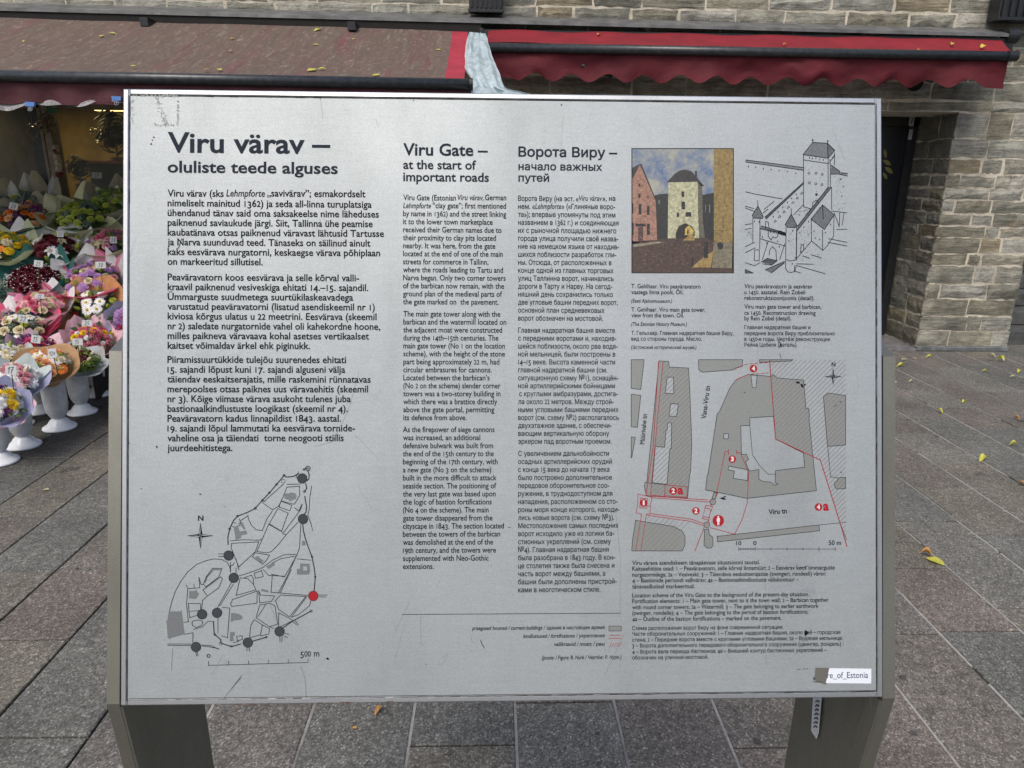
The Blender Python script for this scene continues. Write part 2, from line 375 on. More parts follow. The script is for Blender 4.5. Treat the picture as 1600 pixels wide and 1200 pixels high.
DX0, DX1, DTOP = 2.72, 3.985, 2.10        # doorway
# mortar cores
core = MB()
core.box((-9, YW, 2.08), (-.25, YW+.45, 4.2)); core.box((-.25, YW, 0), (DX0, YW+.45, 4.2)); core.box((DX0, YW, DTOP), (DX1, YW+.6, 4.2)); core.box((DX1+.001, YW, 0), (4.82, YW+.9, 4.2))
core.box((-9, YW, 0), (-8.6, YW+.45, 2.08)); core.box((-8.6, YW, 0), (-.25, YW+.3, .45))
core.build('mortar', MORT, bld)
# courses: full-height wall between shop and door, pillar right of the door, strip above the awnings
zs = [0.03]
while zs[-1] < 2.10-.1: zs.append(zs[-1]+random.choice((.098, .115, .14, .16)))
zs[-1] = DTOP
def course(xa, xb, z0, z1, lens, mat=STONE, **k):
    x = xa; 
    while x < xb-.02:
        L = random.choice(lens)
        if xb-(x+L) < .1: L = xb-x
        stone(x, x+L, z0, z1, mat, **k); x += L
cnt = 0
for i in range(len(zs)-1):
    course(DX1-.022, 4.835, zs[i], zs[i+1], (.13, .24, .33, .45) if i % 2 else (.2, .3, .42))
    x = YW+.004                       # the jamb of the doorway, looking left
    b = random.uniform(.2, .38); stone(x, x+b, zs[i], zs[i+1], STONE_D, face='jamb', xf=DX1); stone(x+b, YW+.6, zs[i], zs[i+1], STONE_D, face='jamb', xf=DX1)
    if i % 2 == 0: pass
for i in range(0, len(zs)-1, 2):
    course(-.24, DX0, zs[i], zs[min(i+2, len(zs)-1)], (.38, .5, .62, .72))
# long lintel blocks over the doorway and courses under the awning
z = DTOP
for h, lens in ((.085, (.9, 1.1, .7)), (.155, (.45, .55, .7)), (.13, (.35, .5, .6)), (.14, (.4, .5, .6)), (.13, (.5, .6))):
    course(-.24, 4.815, z, z+h, lens); z += h
for h in (.12, .115, .15, .16): course(-6.4, 4.815, z+.0, z+h, (.40, .47, .52, .3)); z += h
# door
DARKDOOR = m_plain('dark_blue_door', (.008, .010, .016), .35, 0, .3, 8)
dm = MB().box((DX0+.12, YW+.60, .02), (DX1-.10, YW+.64, DTOP-.03)); 
door = dm.build('door', DARKDOOR, bld)
fr = MB().box((DX0, YW+.56, 0), (DX0+.12, YW+.66, DTOP)).box((DX1-.10, YW+.56, 0), (DX1-.02, YW+.66, DTOP)).box((DX0, YW+.56, DTOP-.08), (DX1, YW+.66, DTOP+.02))
fr.build('door_frame', BLACK, bld)
MB().tube([(DX0+.2, YW+.55, .95), (DX0+.2, YW+.55, 1.15)], .012).build('handle', FLASH, bld)
MB().box((DX0+.3, YW+.592, .25), (DX1-.28, YW+.599, .95)).box((DX0+.3, YW+.592, 1.1), (DX1-.28, YW+.599, 1.85)).build('door_panel', DARKDOOR, bld)
for (ax, ay, bx, by) in ((1420, 181, 1430, 197), (1419, 202, 1427, 218)):
    p = W(ax, by, YW+.55); q = W(bx, ay, YW+.55)
    o = MB().box((p.x, YW+.552, p.z), (q.x, YW+.558, q.z)).box((p.x+.018, YW+.5505, p.z+.02), (q.x-.018, YW+.5515, q.z-.02), 1).build('door_notice', [m_plain('notice_paper', (.35, .36, .38), .5), DARKV], bld)
# stone plinth line at the pillar foot
MB().box((DX1-.02, YW-.035, 0), (4.84, YW+.02, .045), 0, .008).build('plinth', m_plain('plinth_stone', (.13, .14, .145), .8, 0, .4, 14, .01), bld)
MB().box((DX0, YW-.02, 0), (DX1, YW+.6, .02)).build('threshold', m_plain('threshold_stone', (.16, .16, .165), .8, 0, .4, 14), bld)
# round vent hole in the lintel
c = W(1429, 128, YW-.03); v = MB()
v.grid(28, 1, lambda u, t: (c.x+(.062+.012*t)*cos(u*2*pi), YW-.032-.004*t, c.z+(.062+.012*t)*sin(u*2*pi)))
v.add([(c.x, YW-.03, c.z)]+[(c.x+.063*cos(a*2*pi/24), YW-.0305, c.z+.063*sin(a*2*pi/24)) for a in range(24)], [(0, 1+a, 1+(a+1) % 24) for a in range(24)])
v.build('round_vent', DARKV, bld)
# steps to the right of the pillar
st = thing('stone_steps', 'dark stone steps climbing beyond the right edge of the stone pillar', 'steps', (4.84, 6.6, 0))
SM = m_plain('dark_step_stone', (.075, .078, .075), .85, 0, .45, 9, .02)
for k in range(9): MB().box((4.84, 6.65+.30*k, .14*k if k else -.02), (9.5, 6.65+.30*(k+1)+.02, .14*(k+1)-.006), 0, .006).build('step', SM, st)
MB().box((4.84, 9.4, 0), (9.6, 9.8, 4)).build('end_wall', m_plain('dark_end_wall', (.08, .08, .075), .9, 0, .4, 6), st)

# grey flashing over the awnings
fl = MB(); 
aL, aR = W(-260, -3, YW-.02), W(1580, 46, YW-.02); bL, bR = W(-260, 5, YW-.24), W(1586, 53, YW-.24)
fl.add([aL, aR, bR, bL, aL-Vector((0, 0, .03)), aR-Vector((0, 0, .03)), bR-Vector((0, 0, .022)), bL-Vector((0, 0, .022))], [(0, 3, 2, 1), (4, 5, 6, 7), (3, 7, 6, 2), (1, 2, 6, 5), (0, 4, 7, 3)])
fo = fl.build('flashing', FLASH); tag(fo, 'long grey metal flashing strip fixed to the wall above both awnings', 'flashing')

# ------------------------------------------------------------------ awnings
def awning(name_label, loc):
    return thing('awning', name_label, 'awning', loc, 'awnings along the stone wall')
LT0, LT1 = W(-260, 20, 6.16), W(731, 49, 6.16); LB0, LB1 = W(-300, 106, 4.77), W(725, 126, 4.77)
LT0.x = LB0.x = min(LT0.x, LB0.x)
aw = awning('wide awning soiled brown, pulled far out over the flower stall on the left', LT0)
def fab(u, t): 
    p = LT0.lerp(LT1, u).lerp(LB0.lerp(LB1, u), t); p.z += -.022*sin(pi*t)+.006*noise.noise(Vector((p.x*2, p.y*2, 0))); return p
MB().grid(60, 10, lambda u, t: fab(u*.975, t)).build('fabric', DIRTY, aw, True)
MB().grid(2, 10, lambda u, t: fab(.975+.025*u, t)).build('clean_edge_strip', m_fabric_red('clean_red_strip', (.38, .03, .055)), aw, True)
l0, l1 = W(-300, 113, 4.75), W(736, 132, 4.75)
MB().tube([l0, l1], .034, 16).build('front_bar', GUTTER, aw, True)
MB().tube([l1-Vector((.01, 0, 0)), l1+Vector((.012, 0, 0))], .037, 16).build('bar_end_cap', BLACK, aw)
def lval(u, t):
    p = l0.lerp(l1, u); w = .5+.5*sin(u*70)+.3*sin(u*31+1); L = .128+.012*w
    return (p.x, p.y+.01+.02*sin(u*95)*t+.03*noise.noise(Vector((p.x*3, t*2, 3)))*t, p.z-.02-L*t)
MB().grid(140, 5, lval).build('valance', m_fabric_red('dirty_valance_fabric', (.085, .022, .03)), aw, True)
def csl(u, t, a=pi): return None
cs = MB(); c0, c1 = W(-260, 22, 6.2), W(752, 50, 6.22)
cs.box((c0.x, 6.17, min(c0.z, c1.z)-.02), (c1.x, 6.36, c0.z+.03))
cs.build('cassette', DARKV, aw)
for px in (232, 552): 
    p = W(px, 30+px*.02, 6.1); MB().box((p.x-.03, 6.02, p.z-.04), (p.x+.03, 6.2, p.z+.02)).build('bracket', BLACK, aw)
for X in (-3.6, -2.0, -.5):
    MB().tube([(X, 6.2, 2.5), (X+.25, 5.5, 2.22), (X, 4.8, 2.08)], .018, 8).build('folding_arm', BLACK, aw, True)

RT0, RT1 = W(763, 47, 6.18), W(1566, 62, 6.18); RB0, RB1 = W(761, 66, 5.93), W(1583, 82, 5.93)
ar = awning('nearly closed clean red awning with scalloped hem over the doorway on the right', RT0)
def fab2(u, t): p = RT0.lerp(RT1, u).lerp(RB0.lerp(RB1, u), t); p.z += -.014*sin(pi*t)+.004*sin(p.x*9+t*5)+.008*noise.noise(Vector((p.x*2.5, t*1.5, 0))); return p
MB().grid(60, 6, fab2).build('fabric', RED, ar, True)
r0, r1 = W(757, 74, 5.91), W(1587, 88, 5.91)
MB().tube([r0, r1], .035, 16).build('front_bar', GUTTER, ar, True)
MB().tube([r1-Vector((.07, 0, 0)), r1+Vector((.006, 0, 0))], .039, 16).build('bar_end_cap', BLACK, ar)
NS = 14.55
def rval(u, t):
    p = r0.lerp(r1-Vector((.035, 0, 0)), u); s = .5-.5*cos(2*pi*(u-.0952)*14.52) 
    L = .155+.058*(s if u < .956 else 1)
    if u < .06: L = .165+.03*u/.05
    y = p.y+.012+.05*noise.noise(Vector((p.x*1.8, t*1.5, 9)))*(.2+t)+.018*noise.noise(Vector((p.x*7+t*3, t*3, 4)))+.016*sin(u*37+2*t)*t
    return (p.x, y, p.z-.02-L*t)
MB().grid(290, 5, rval).build('valance', REDV, ar, True)
MB().box((r0.x-.03, 6.185, RT0.z-.09), (RT1.x+.10, 6.36, RT1.z+.012)).build('cassette', BLACK, ar)
e = W(1580, 58, 6.16); MB().tube([e+Vector((-.02, .05, .015)), e+Vector((.07, .05, .015))], .06, 18).build('cassette_end_cap', BLACK, ar)
for X in (.62, 3.2): MB().tube([(X, 6.2, 2.42), (X+.3, 6.05, 2.3), (X+.05, 5.95, 2.36)], .016, 8).build('folding_arm', BLACK, ar, True)
b0 = W(756, 58, 6.1); MB().box((b0.x-.035, 5.95, b0.z-.09), (b0.x+.0, 6.2, b0.z+.04), 0, .006).build('end_bracket', BLACK, ar)

# pale plastic sheet hanging at the join
ps = MB(); KS = [((733, 50), (758, 52), 5.75), ((728, 66), (764, 68), 5.55), ((726, 85), (769, 88), 5.35), ((727, 108), (779, 112), 5.1), ((740, 132), (790, 138), 4.9), ((728, 147), (830, 147), 4.8), ((728, 160), (836, 162), 4.75)]
def psf(u, t):
    k = min(int(t*(len(KS)-1)), len(KS)-2); f = t*(len(KS)-1)-k; a, b = KS[k], KS[k+1]
    Y = a[2]*(1-f)+b[2]*f+.05*noise.noise(Vector((u*5, t*7, 2)))+.025*sin(u*19+t*5)
    x = (a[0][0]*(1-f)+b[0][0]*f)*(1-u)+(a[1][0]*(1-f)+b[1][0]*f)*u; y = (a[0][1]*(1-f)+b[0][1]*f)*(1-u)+(a[1][1]*(1-f)+b[1][1]*f)*u
    return W(x+2.5*noise.noise(Vector((u*3, t*9, 5))), y+1.5*noise.noise(Vector((u*9, t*3, 1))), Y)
pso = ps.grid(26, 34, psf).build('plastic_sheet', m_film('pale_blue_film', (.55, .68, .73), .72), None, True)
tag(pso, 'crumpled pale blue plastic sheet hanging in the gap between the two awnings', 'plastic sheet')

# black slatted boxes above the awnings
def slatbox(px0, px1, pyb, lab, Y0=6.24):
    p = W(px0, pyb, Y0); q = W(px1, pyb, Y0); t = thing('wall_light', lab, 'light', ((p.x+q.x)/2, YW, p.z), 'black slatted lights above the awnings')
    MB().box((p.x, Y0+.02, p.z), (q.x, YW-.03, p.z+.34), 0, .006).build('housing', BLACK, t)
    MB().box((p.x-.008, Y0, p.z-.008), (q.x+.008, Y0+.03, p.z+.02), 0, .004).build('rim', BLACK, t)
    n = 7
    for k in range(n):
        x = p.x+.02+(q.x-p.x-.04)*k/(n-1); MB().box((x-.006, Y0, p.z+.026), (x+.006, Y0+.018, p.z+.33)).build('slat', BLACK, t)
slatbox(733, 786, 17, 'small black slatted wall light above the gap between the awnings')
slatbox(1562, 1640, 30, 'black slatted wall light at the top right over the end of the red awning', 6.2)

# ------------------------------------------------------------------ shop front with lit interior
shop = thing('shop_front', 'dark flower shop window with brown frame posts and an ochre lit room behind', 'shop front', (-3, YW, 0))
OCH = m_plain('ochre_wall', (.24, .17, .045), .8, 0, .35, 3); BRN = m_plain('brown_frame', (.21, .175, .12), .6, 0, .3, 20); DGR = m_plain('dark_interior', (.035, .034, .024), .9, 0, .5, 5)
MB().box((-9, 9.2, 0), (-4.7, 9.3, 2.6)).build('dark_back_wall', DGR, shop)
MB().box((-4.78, 8.0, 0), (-.2, 8.1, 2.6)).build('back_wall', OCH, shop)
MB().box((-9, 6.7, 2.3), (-.2, 9.2, 2.4)).build('ceiling', DGR, shop); MB().box((-9, 6.7, 0.02), (-.2, 9.2, .06)).build('floor', DGR, shop)
MB().box((-4.88, 6.9, .06), (-4.79, 9.19, 2.3)).build('light_blocking_wall', DGR, shop); MB().box((-.3, 6.7, 0), (-.2, 9.2, 2.4)).build('side_wall', DGR, shop); MB().box((-9.1, 6.7, 0), (-9, 9.2, 2.4)).build('side_wall', DGR, shop)  # inner wall added to keep lamp light out of the left room
p0 = W(64, 225, 6.5).x
MB().box((p0-.025, 6.44, .0), (p0+.045, 6.56, 2.1)).build('frame_post', BLACK, shop)
MB().box((p0+.055, 6.42, .0), (p0+.085, 6.54, 2.1), 0, .004).build('frame_post', BRN, shop); MB().box((p0+.095, 6.41, 0), (p0+.155, 6.54, 2.1), 0, .004).build('frame_post', BRN, shop)
MB().box((-8.6, 6.42, 2.03), (-.25, 6.55, 2.12)).build('frame_head', BRN, shop); MB().box((-1.9, 6.42, .45), (-1.82, 6.54, 2.03), 0, .004).build('frame_post', BRN, shop)
for a, b in ((-8.6, p0-.03), (p0+.155, -1.9), (-1.82, -.25)): MB().box((a, 6.475, .45), (b, 6.481, 2.03)).build('window_pane', m_glass('window_glass'), shop)
MB().box((-8.6, 6.38, .41), (-.25, 6.56, .45)).build('window_sill', BRN, shop)
# lit tubes in the shop
WARM = m_emit('warm_tube', (1, .72, .25), 2.2)
la = thing('ceiling_lamp', 'warm strip lamp glowing under the shop ceiling beside the panel', 'lamp', (-2.6, 7.3, 2.2), 'strip lamps in the shop')
a, b = W(150, 171, 7.3), W(330, 176, 7.3); MB().box((a.x, 7.27, a.z-.012), (b.x, 7.33, a.z+.014)).build('tube', WARM, la); MB().box((a.x-.03, 7.25, a.z+.02), (b.x+.03, 7.35, a.z+.05)).build('casing', WHITEP, la)
la = thing('ceiling_lamp', 'short tilted yellow strip lamp seen in the dark glass at the left edge', 'lamp', (-4.9, 7.8, 1.95), 'strip lamps in the shop')
a, b = W(-60, 236, 7.8), W(18, 224, 7.8); MB().tube([a, b], .018, 8).build('tube', WARM, la); MB().tube([a+Vector((0, .04, .04)), b+Vector((0, .04, .04))], .02, 6).build('casing', WHITEP, la)
pl = bpy.data.lights.new('shop_lamp_light', 'AREA'); pl.energy = 5; pl.color = (1, .76, .36); pl.size = 1.2; pl.size_y = .1; pl.shape = 'RECTANGLE'
plo = bpy.data.objects.new('shop_lamp_light', pl); COL.objects.link(plo); plo.location = (-4.4, 7.2, 2.15)

GOLD = m_emit('gold_bead_glow', (1, .75, .3), 1.8); TWIG = m_plain('dry_twig', (.20, .15, .08), .8, 0, .4, 50)  # gold beads are given a glow of their own
def heart(px, py, Y, s, lab, lit):
    c = W(px, py, Y); t = thing('heart_ornament', lab, 'ornament', c, 'wicker hearts in the shop window')
    pts = []
    for k in range(33):
        a = 2*pi*k/32; pts.append(Vector((c.x+s*.045*16*sin(a)**3/16*1.0, c.y, c.z+s*.062*(13*cos(a)-5*cos(2*a)-2*cos(3*a)-cos(4*a))/15)))
    MB().tube(pts, .0045, 6, cap=False).build('wire', TWIG, t)
    MB().tube([c+Vector((0, 0, .03)), c+Vector((0, .0, .25))], .0012, 4).build('string', FLASH, t)
    for k in lit:
        p = pts[k]-c; link('bead', mesh_bead, t, p)
bead = MB().lathe([(0, -.005), (.003, -.003), (.0045, 0), (.003, .003), (0, .005)], 8); mesh_bead = bead.mesh('bead', GOLD, True)
heart(52, 205, 6.1, 1.1, 'twisted wicker heart hanging in front of the dark frame post', (2, 5, 28, 30))
heart(150, 209, 6.2, .95, 'slim heart of golden beads hanging before the ochre wall', range(3, 30, 2))
# dry bunch and ribbon ornaments on the post
def blob(mb, c, r, n, mi=0, sq=1):
    for k in range(n):
        d = Vector((random.gauss(0, 1), random.gauss(0, 1), random.gauss(0, 1))).normalized(); p = Vector(c)+Vector((d.x, d.y, d.z*sq))*r*random.random()**.5
        a = d.orthogonal().normalized()*r*.28; b = d.cross(a).normalized()*r*.15
        mb.add([p-a, p-b, p+a+d*r*.1, p+b], [(0, 1, 2, 3)], mi)
c = W(73, 193, 6.3); t = thing('dried_bunch', 'bunch of dried twigs and flowers tied to the top of the brown post', 'dried flowers', c)
mb = MB(); blob(mb, c, .075, 90, 0, 1.3); blob(mb, c+Vector((.03, -.02, .03)), .05, 16, 1); mb.build('twigs', [TWIG, m_plain('dried_pink', (.35, .2, .15), .8)], t)['kind'] = 'stuff'
c = W(89, 256, 6.36); t = thing('ribbon_garland', 'cream and red ribbon garland hanging down the brown frame post', 'garland', c)
CREAM = m_plain('cream_ribbon', (.45, .40, .28), .8, 0, .3, 60); DRED = m_plain('dark_red_ribbon', (.16, .03, .025), .7)
for (px, py, w, h, m_) in ((85, 232, 8, 9, CREAM), (85, 235, 5, 4, DRED), (87, 246, 9, 8, CREAM), (89, 255, 9, 9, CREAM), (90, 264, 8, 8, CREAM), (92, 273, 10, 7, DRED)):
    p = W(px, py, 6.34); s = 6.34/FPX
    mm = MB().grid(6, 6, lambda u, v_: (p.x+(u-.5)*w*s*1.1, 6.36-.03*sin(pi*u)*sin(pi*v_)-(.012 if m_ is DRED else 0)+.008*sin(9*u+7*v_), p.z+(v_-.5)*h*s*1.1)); mm.build('ribbon_bow', m_, t)
# shelf with plants inside
sh = thing('shelf', 'dark shelf with an orange edge inside the shop next to the panel', 'shelf', W(180, 255, 7.2))
a = W(140, 252, 7.2); MB().box((a.x, 7.05, a.z-.02), (a.x+1.6, 7.5, a.z+.005)).build('board', m_plain('orange_shelf_board', (.30, .09, .02), .5), sh); MB().box((a.x+.04, 7.1, .1), (a.x+1.5, 7.5, a.z-.021)).build('cabinet', DGR, sh)
for (px, py, Y, r, lab) in ((178, 205, 7.25, .17, 'dark potted plant with a rounded crown standing on the orange shelf'), (122, 262, 6.9, .10, 'low dark green plant left of the orange shelf')):
    c = W(px, py, Y); t = thing('potted_plant', lab, 'plant', c); mb = MB(); blob(mb, c, r, 170, 0, 1.3); mb.build('foliage', m_plain('dusky_leaf', (.018, .026, .012), .6), t)['kind'] = 'stuff'
    MB().tube([c, c-Vector((0, 0, r*1.6))], .012, 6).build('stem', BRN, t)
    mb = MB().lathe([(0, 0), (r*.35, 0), (r*.5, r*.7), (r*.45, r*.7), (0, r*.6)], 16); o = link('pot', mb.mesh('pot', m_plain('clay_pot', (.12, .06, .03), .8), True), t, (0, 0, -r*2.1))
p = W(112, 173, 6.42)

# ------------------------------------------------------------------ lettering: outlines of Blender's own font, filled here
from mathutils.geometry import delaunay_2d_cdt
_G = {}; _tmp = bpy.data.curves.new('glyphs', 'FONT'); _to = bpy.data.objects.new('glyphs', _tmp); COL.objects.link(_to); _tmp.size = 1
def _splines(txt):
    _tmp.body = txt; dg = bpy.context.evaluated_depsgraph_get(); dg.update(); cu = _to.to_curve(dg)
    out = []
    for sp in cu.splines:
        if sp.type == 'BEZIER':
            bp = sp.bezier_points; n = len(bp); L = []
            for i in range(n):
                a, b = bp[i], bp[(i+1) % n]; p0, p1, p2, p3 = a.co.xy, a.handle_right.xy, b.handle_left.xy, b.co.xy
                chord = (p3-p0).length; bend = abs((p1-p0).cross(p3-p0))+abs((p2-p0).cross(p3-p0))
                k = 1 if bend < 1e-5 else (3 if chord > .12 else 2)
                for j in range(k):
                    t = j/k; L.append(p0*(1-t)**3+p1*3*t*(1-t)**2+p2*3*t*t*(1-t)+p3*t**3)
        else: L = [p.co.xy for p in sp.points]
        M_ = []
        for p in L:
            if not M_ or (p-M_[-1]).length > 1e-4: M_.append(Vector(p))
        if len(M_) > 1 and (M_[0]-M_[-1]).length < 1e-4: M_.pop()
        if len(M_) > 2: out.append(M_)
    _to.to_curve_clear(); return out
def _wid(t):
    L = [p.x for s in _splines(t) for p in s]; return max(L)-min(L)
_HH = None
def glyph(c, bold):
    global _HH
    if (c, bold) in _G: return _G[(c, bold)]
    if _HH is None: _HH = _wid('HH')
    adv = _G[(c, 'a')] if (c, 'a') in _G else _wid('H'+c+'H')-_HH
    _G[(c, 'a')] = adv
    loops = _splines(c) if c.strip() else []
    if loops:
        area = lambda l: sum(a.cross(b) for a, b in zip(l, l[1:]+l[:1]))/2
        sg = 1 if area(max(loops, key=lambda l: abs(area(l)))) > 0 else -1
        if bold:
            new = []
            for l in loops:
                n = len(l); m_ = []
                for i in range(n):
                    e0 = (l[i]-l[i-1]).normalized(); e1 = (l[(i+1) % n]-l[i]).normalized()
                    n0, n1 = Vector((e0.y, -e0.x)), Vector((e1.y, -e1.x)); nn = (n0+n1)
                    if nn.length < .3: nn = n0.copy()
                    nn.normalize(); k = 1/max(.5, nn.dot(n0)); m_.append(l[i]+nn*(bold*sg*k))
                new.append(m_)
            loops = new
        vs = []; es = []
        for l in loops:
            k = len(vs); vs += l; es += [(k+i, k+(i+1) % len(l)) for i in range(len(l))]
        r = delaunay_2d_cdt(vs, es, [], 2, 1e-6); V, Fc = r[0], r[2]
        def wind(p):
            w = 0
            for l in loops:
                for a, b in zip(l, l[1:]+l[:1]):
                    if (a.y <= p.y) != (b.y <= p.y):
                        if a.x+(p.y-a.y)/(b.y-a.y)*(b.x-a.x) > p.x: w += 1 if b.y > a.y else -1
            return w
        r = delaunay_2d_cdt(vs, es, [], 0, 1e-6); V, Fc = r[0], r[2]
        Fc = [f for f in Fc if wind((V[f[0]]+V[f[1]]+V[f[2]])/3) != 0]
        _G[(c, bold)] = (adv, [Vector(v) for v in V], Fc)
    else: _G[(c, bold)] = (adv, [], [])
    return _G[(c, bold)]
LATX = 'äöüõÄÖÜÕ–’„”“№'; YLAT, YCYR = 1.13, 1.0
def layout(txt, bold=0, italic=0, oldstyle=True):
    x = 0; vs = []; fs = []
    for c in txt:
        a, V, Fc = glyph(c, bold); k = len(vs); q, dy = (.84, 0) if c in '012' else (1, -.16) if c in '34579' else (1, 0)
        if not oldstyle: q, dy = 1, 0
        a *= q; lat = c.isascii() or c in LATX
        ys = YLAT if lat else YCYR; xs = 1 if not lat else 1.04
        a *= xs
        vs += [Vector((v.x*q*xs+x+italic*v.y*q, (v.y*q+dy)*ys)) for v in V]; fs += [tuple(i+k for i in f) for f in Fc]; x += a
    return vs, fs

# ------------------------------------------------------------------ information board
O_ = Vector((.0203, .7735, .8864)); TP = Vector((.0178, 1.0052, 1.6517))
Vv = (TP-O_).normalized(); Nn = Vector((.00112692, -.95708488, .28980557)); Nn = (Nn-Vv*Nn.dot(Vv)).normalized(); Uu = Vv.cross(Nn).normalized()
if Uu.x < 0: Uu = -Uu
HP, WP = .7996, 1.0
def uv(px, py):
    d = ray(px, py); t = (O_-CAM).dot(Nn)/d.dot(Nn); p = CAM+d*t-O_; return p.dot(Uu), p.dot(Vv)
board = thing('information_board', 'brushed metal information board printed with text and maps on two steel posts', 'information board', (O_.x, .86, 0))
BO = board.location
def P(u, v, n=0): return O_+Uu*u+Vv*v+Nn*n
def pbox(mb, u0, u1, v0, v1, n0, n1, mi=0):
    vs = [P(u, v, n) for n in (n0, n1) for (u, v) in ((u0, v0), (u1, v0), (u1, v1), (u0, v1))]
    mb.add(vs, [(3, 2, 1, 0), (4, 5, 6, 7), (0, 1, 5, 4), (1, 2, 6, 5), (2, 3, 7, 6), (3, 0, 4, 7)], mi); return mb
hw = WP/2
fw = .0085
pbox(MB(), -hw+fw+.0012, hw-fw-.0012, fw+.0012, HP-fw-.0012, -.004, 0).build('panel_face', PANEL, board)
pbox(MB(), -hw+.004, hw-.004, .004, HP-.004, -.03, -.0045).build('panel_back', DARKV, board)
for (u0, u1, v0, v1, ) in ((-hw, -hw+fw, 0, HP), (hw-fw, hw, 0, HP), (-hw+fw+.0003, hw-fw-.0003, 0, fw), (-hw+fw+.0003, hw-fw-.0003, HP-fw, HP)):
    mb = MB(); b = .0018
    vs = [P(u0, v0, -.022), P(u1, v0, -.022), P(u1, v1, -.022), P(u0, v1, -.022), P(u0, v0, -b), P(u1, v0, -b), P(u1, v1, -b), P(u0, v1, -b),
          P(u0+b, v0+b, 0.0006), P(u1-b, v0+b, .0006), P(u1-b, v1-b, .0006), P(u0+b, v1-b, .0006)]
    mb.add(vs, [(3, 2, 1, 0), (8, 9, 10, 11)]+[(i, (i+1) % 4, 4+(i+1) % 4, 4+i) for i in range(4)]+[(4+i, 4+(i+1) % 4, 8+(i+1) % 4, 8+i) for i in range(4)])
    mb.build('edge_strip', EDGE, board)
# posts: folded steel plates, leaning with the panel above and standing on the ground below
for sx in (-1, 1):
    ue = (-.4797-.0203+O_.x if sx < 0 else .5203)
    x_in = (-.5000+O_.x-.0035) if sx < 0 else (.5*1+O_.x+.0015)
    wd = .0165
    top_v = uv(178 if sx < 0 else 1388, 550 if sx < 0 else 555)[1]
    pt = P(0, top_v, -.004); pb = P(0, -.001, -.004)
    yb = 1.0; dyf = pb.z*(.10 if sx < 0 else .13)
    prof = [(pt.y, pt.z), (pb.y, pb.z), (pb.y+dyf, 0.0), (yb+.02, 0.0), (yb, pb.z), (pt.y+.075, pt.z+.022)]
    xa, xb = (x_in-wd, x_in) if sx < 0 else (x_in, x_in+wd)
    mb = MB().prism([(xa, y, z) for y, z in prof], (xb-xa, 0, 0))
    mb.build('post', POSTM, board)
    # return flange folded along the front of the lower leg
    fl_ = [(pb.y+.001, pb.z-.006), (pb.y+dyf+.001, 0), (pb.y+dyf+.03, 0), (pb.y+.028, pb.z-.006)]
    xi = xb if sx < 0 else xa-.003
    MB().prism([(xi+(.0002 if sx < 0 else -.0002), y, z) for y, z in fl_], (.003, 0, 0)).build('flange', POSTM, board)
    MB().box((xa-.05, pb.y+dyf-.03, .001), (xb+.05, yb+.05, .008)).build('foot_plate', POSTM, board)
# cross rail behind the panel
MB().box((-.48, .93, 1.0), (.52, .96, 1.05)).build('cross_rail', POSTM, board); MB().box((-.48, .96, 1.15), (.52, .99, 1.2)).build('cross_rail', POSTM, board)

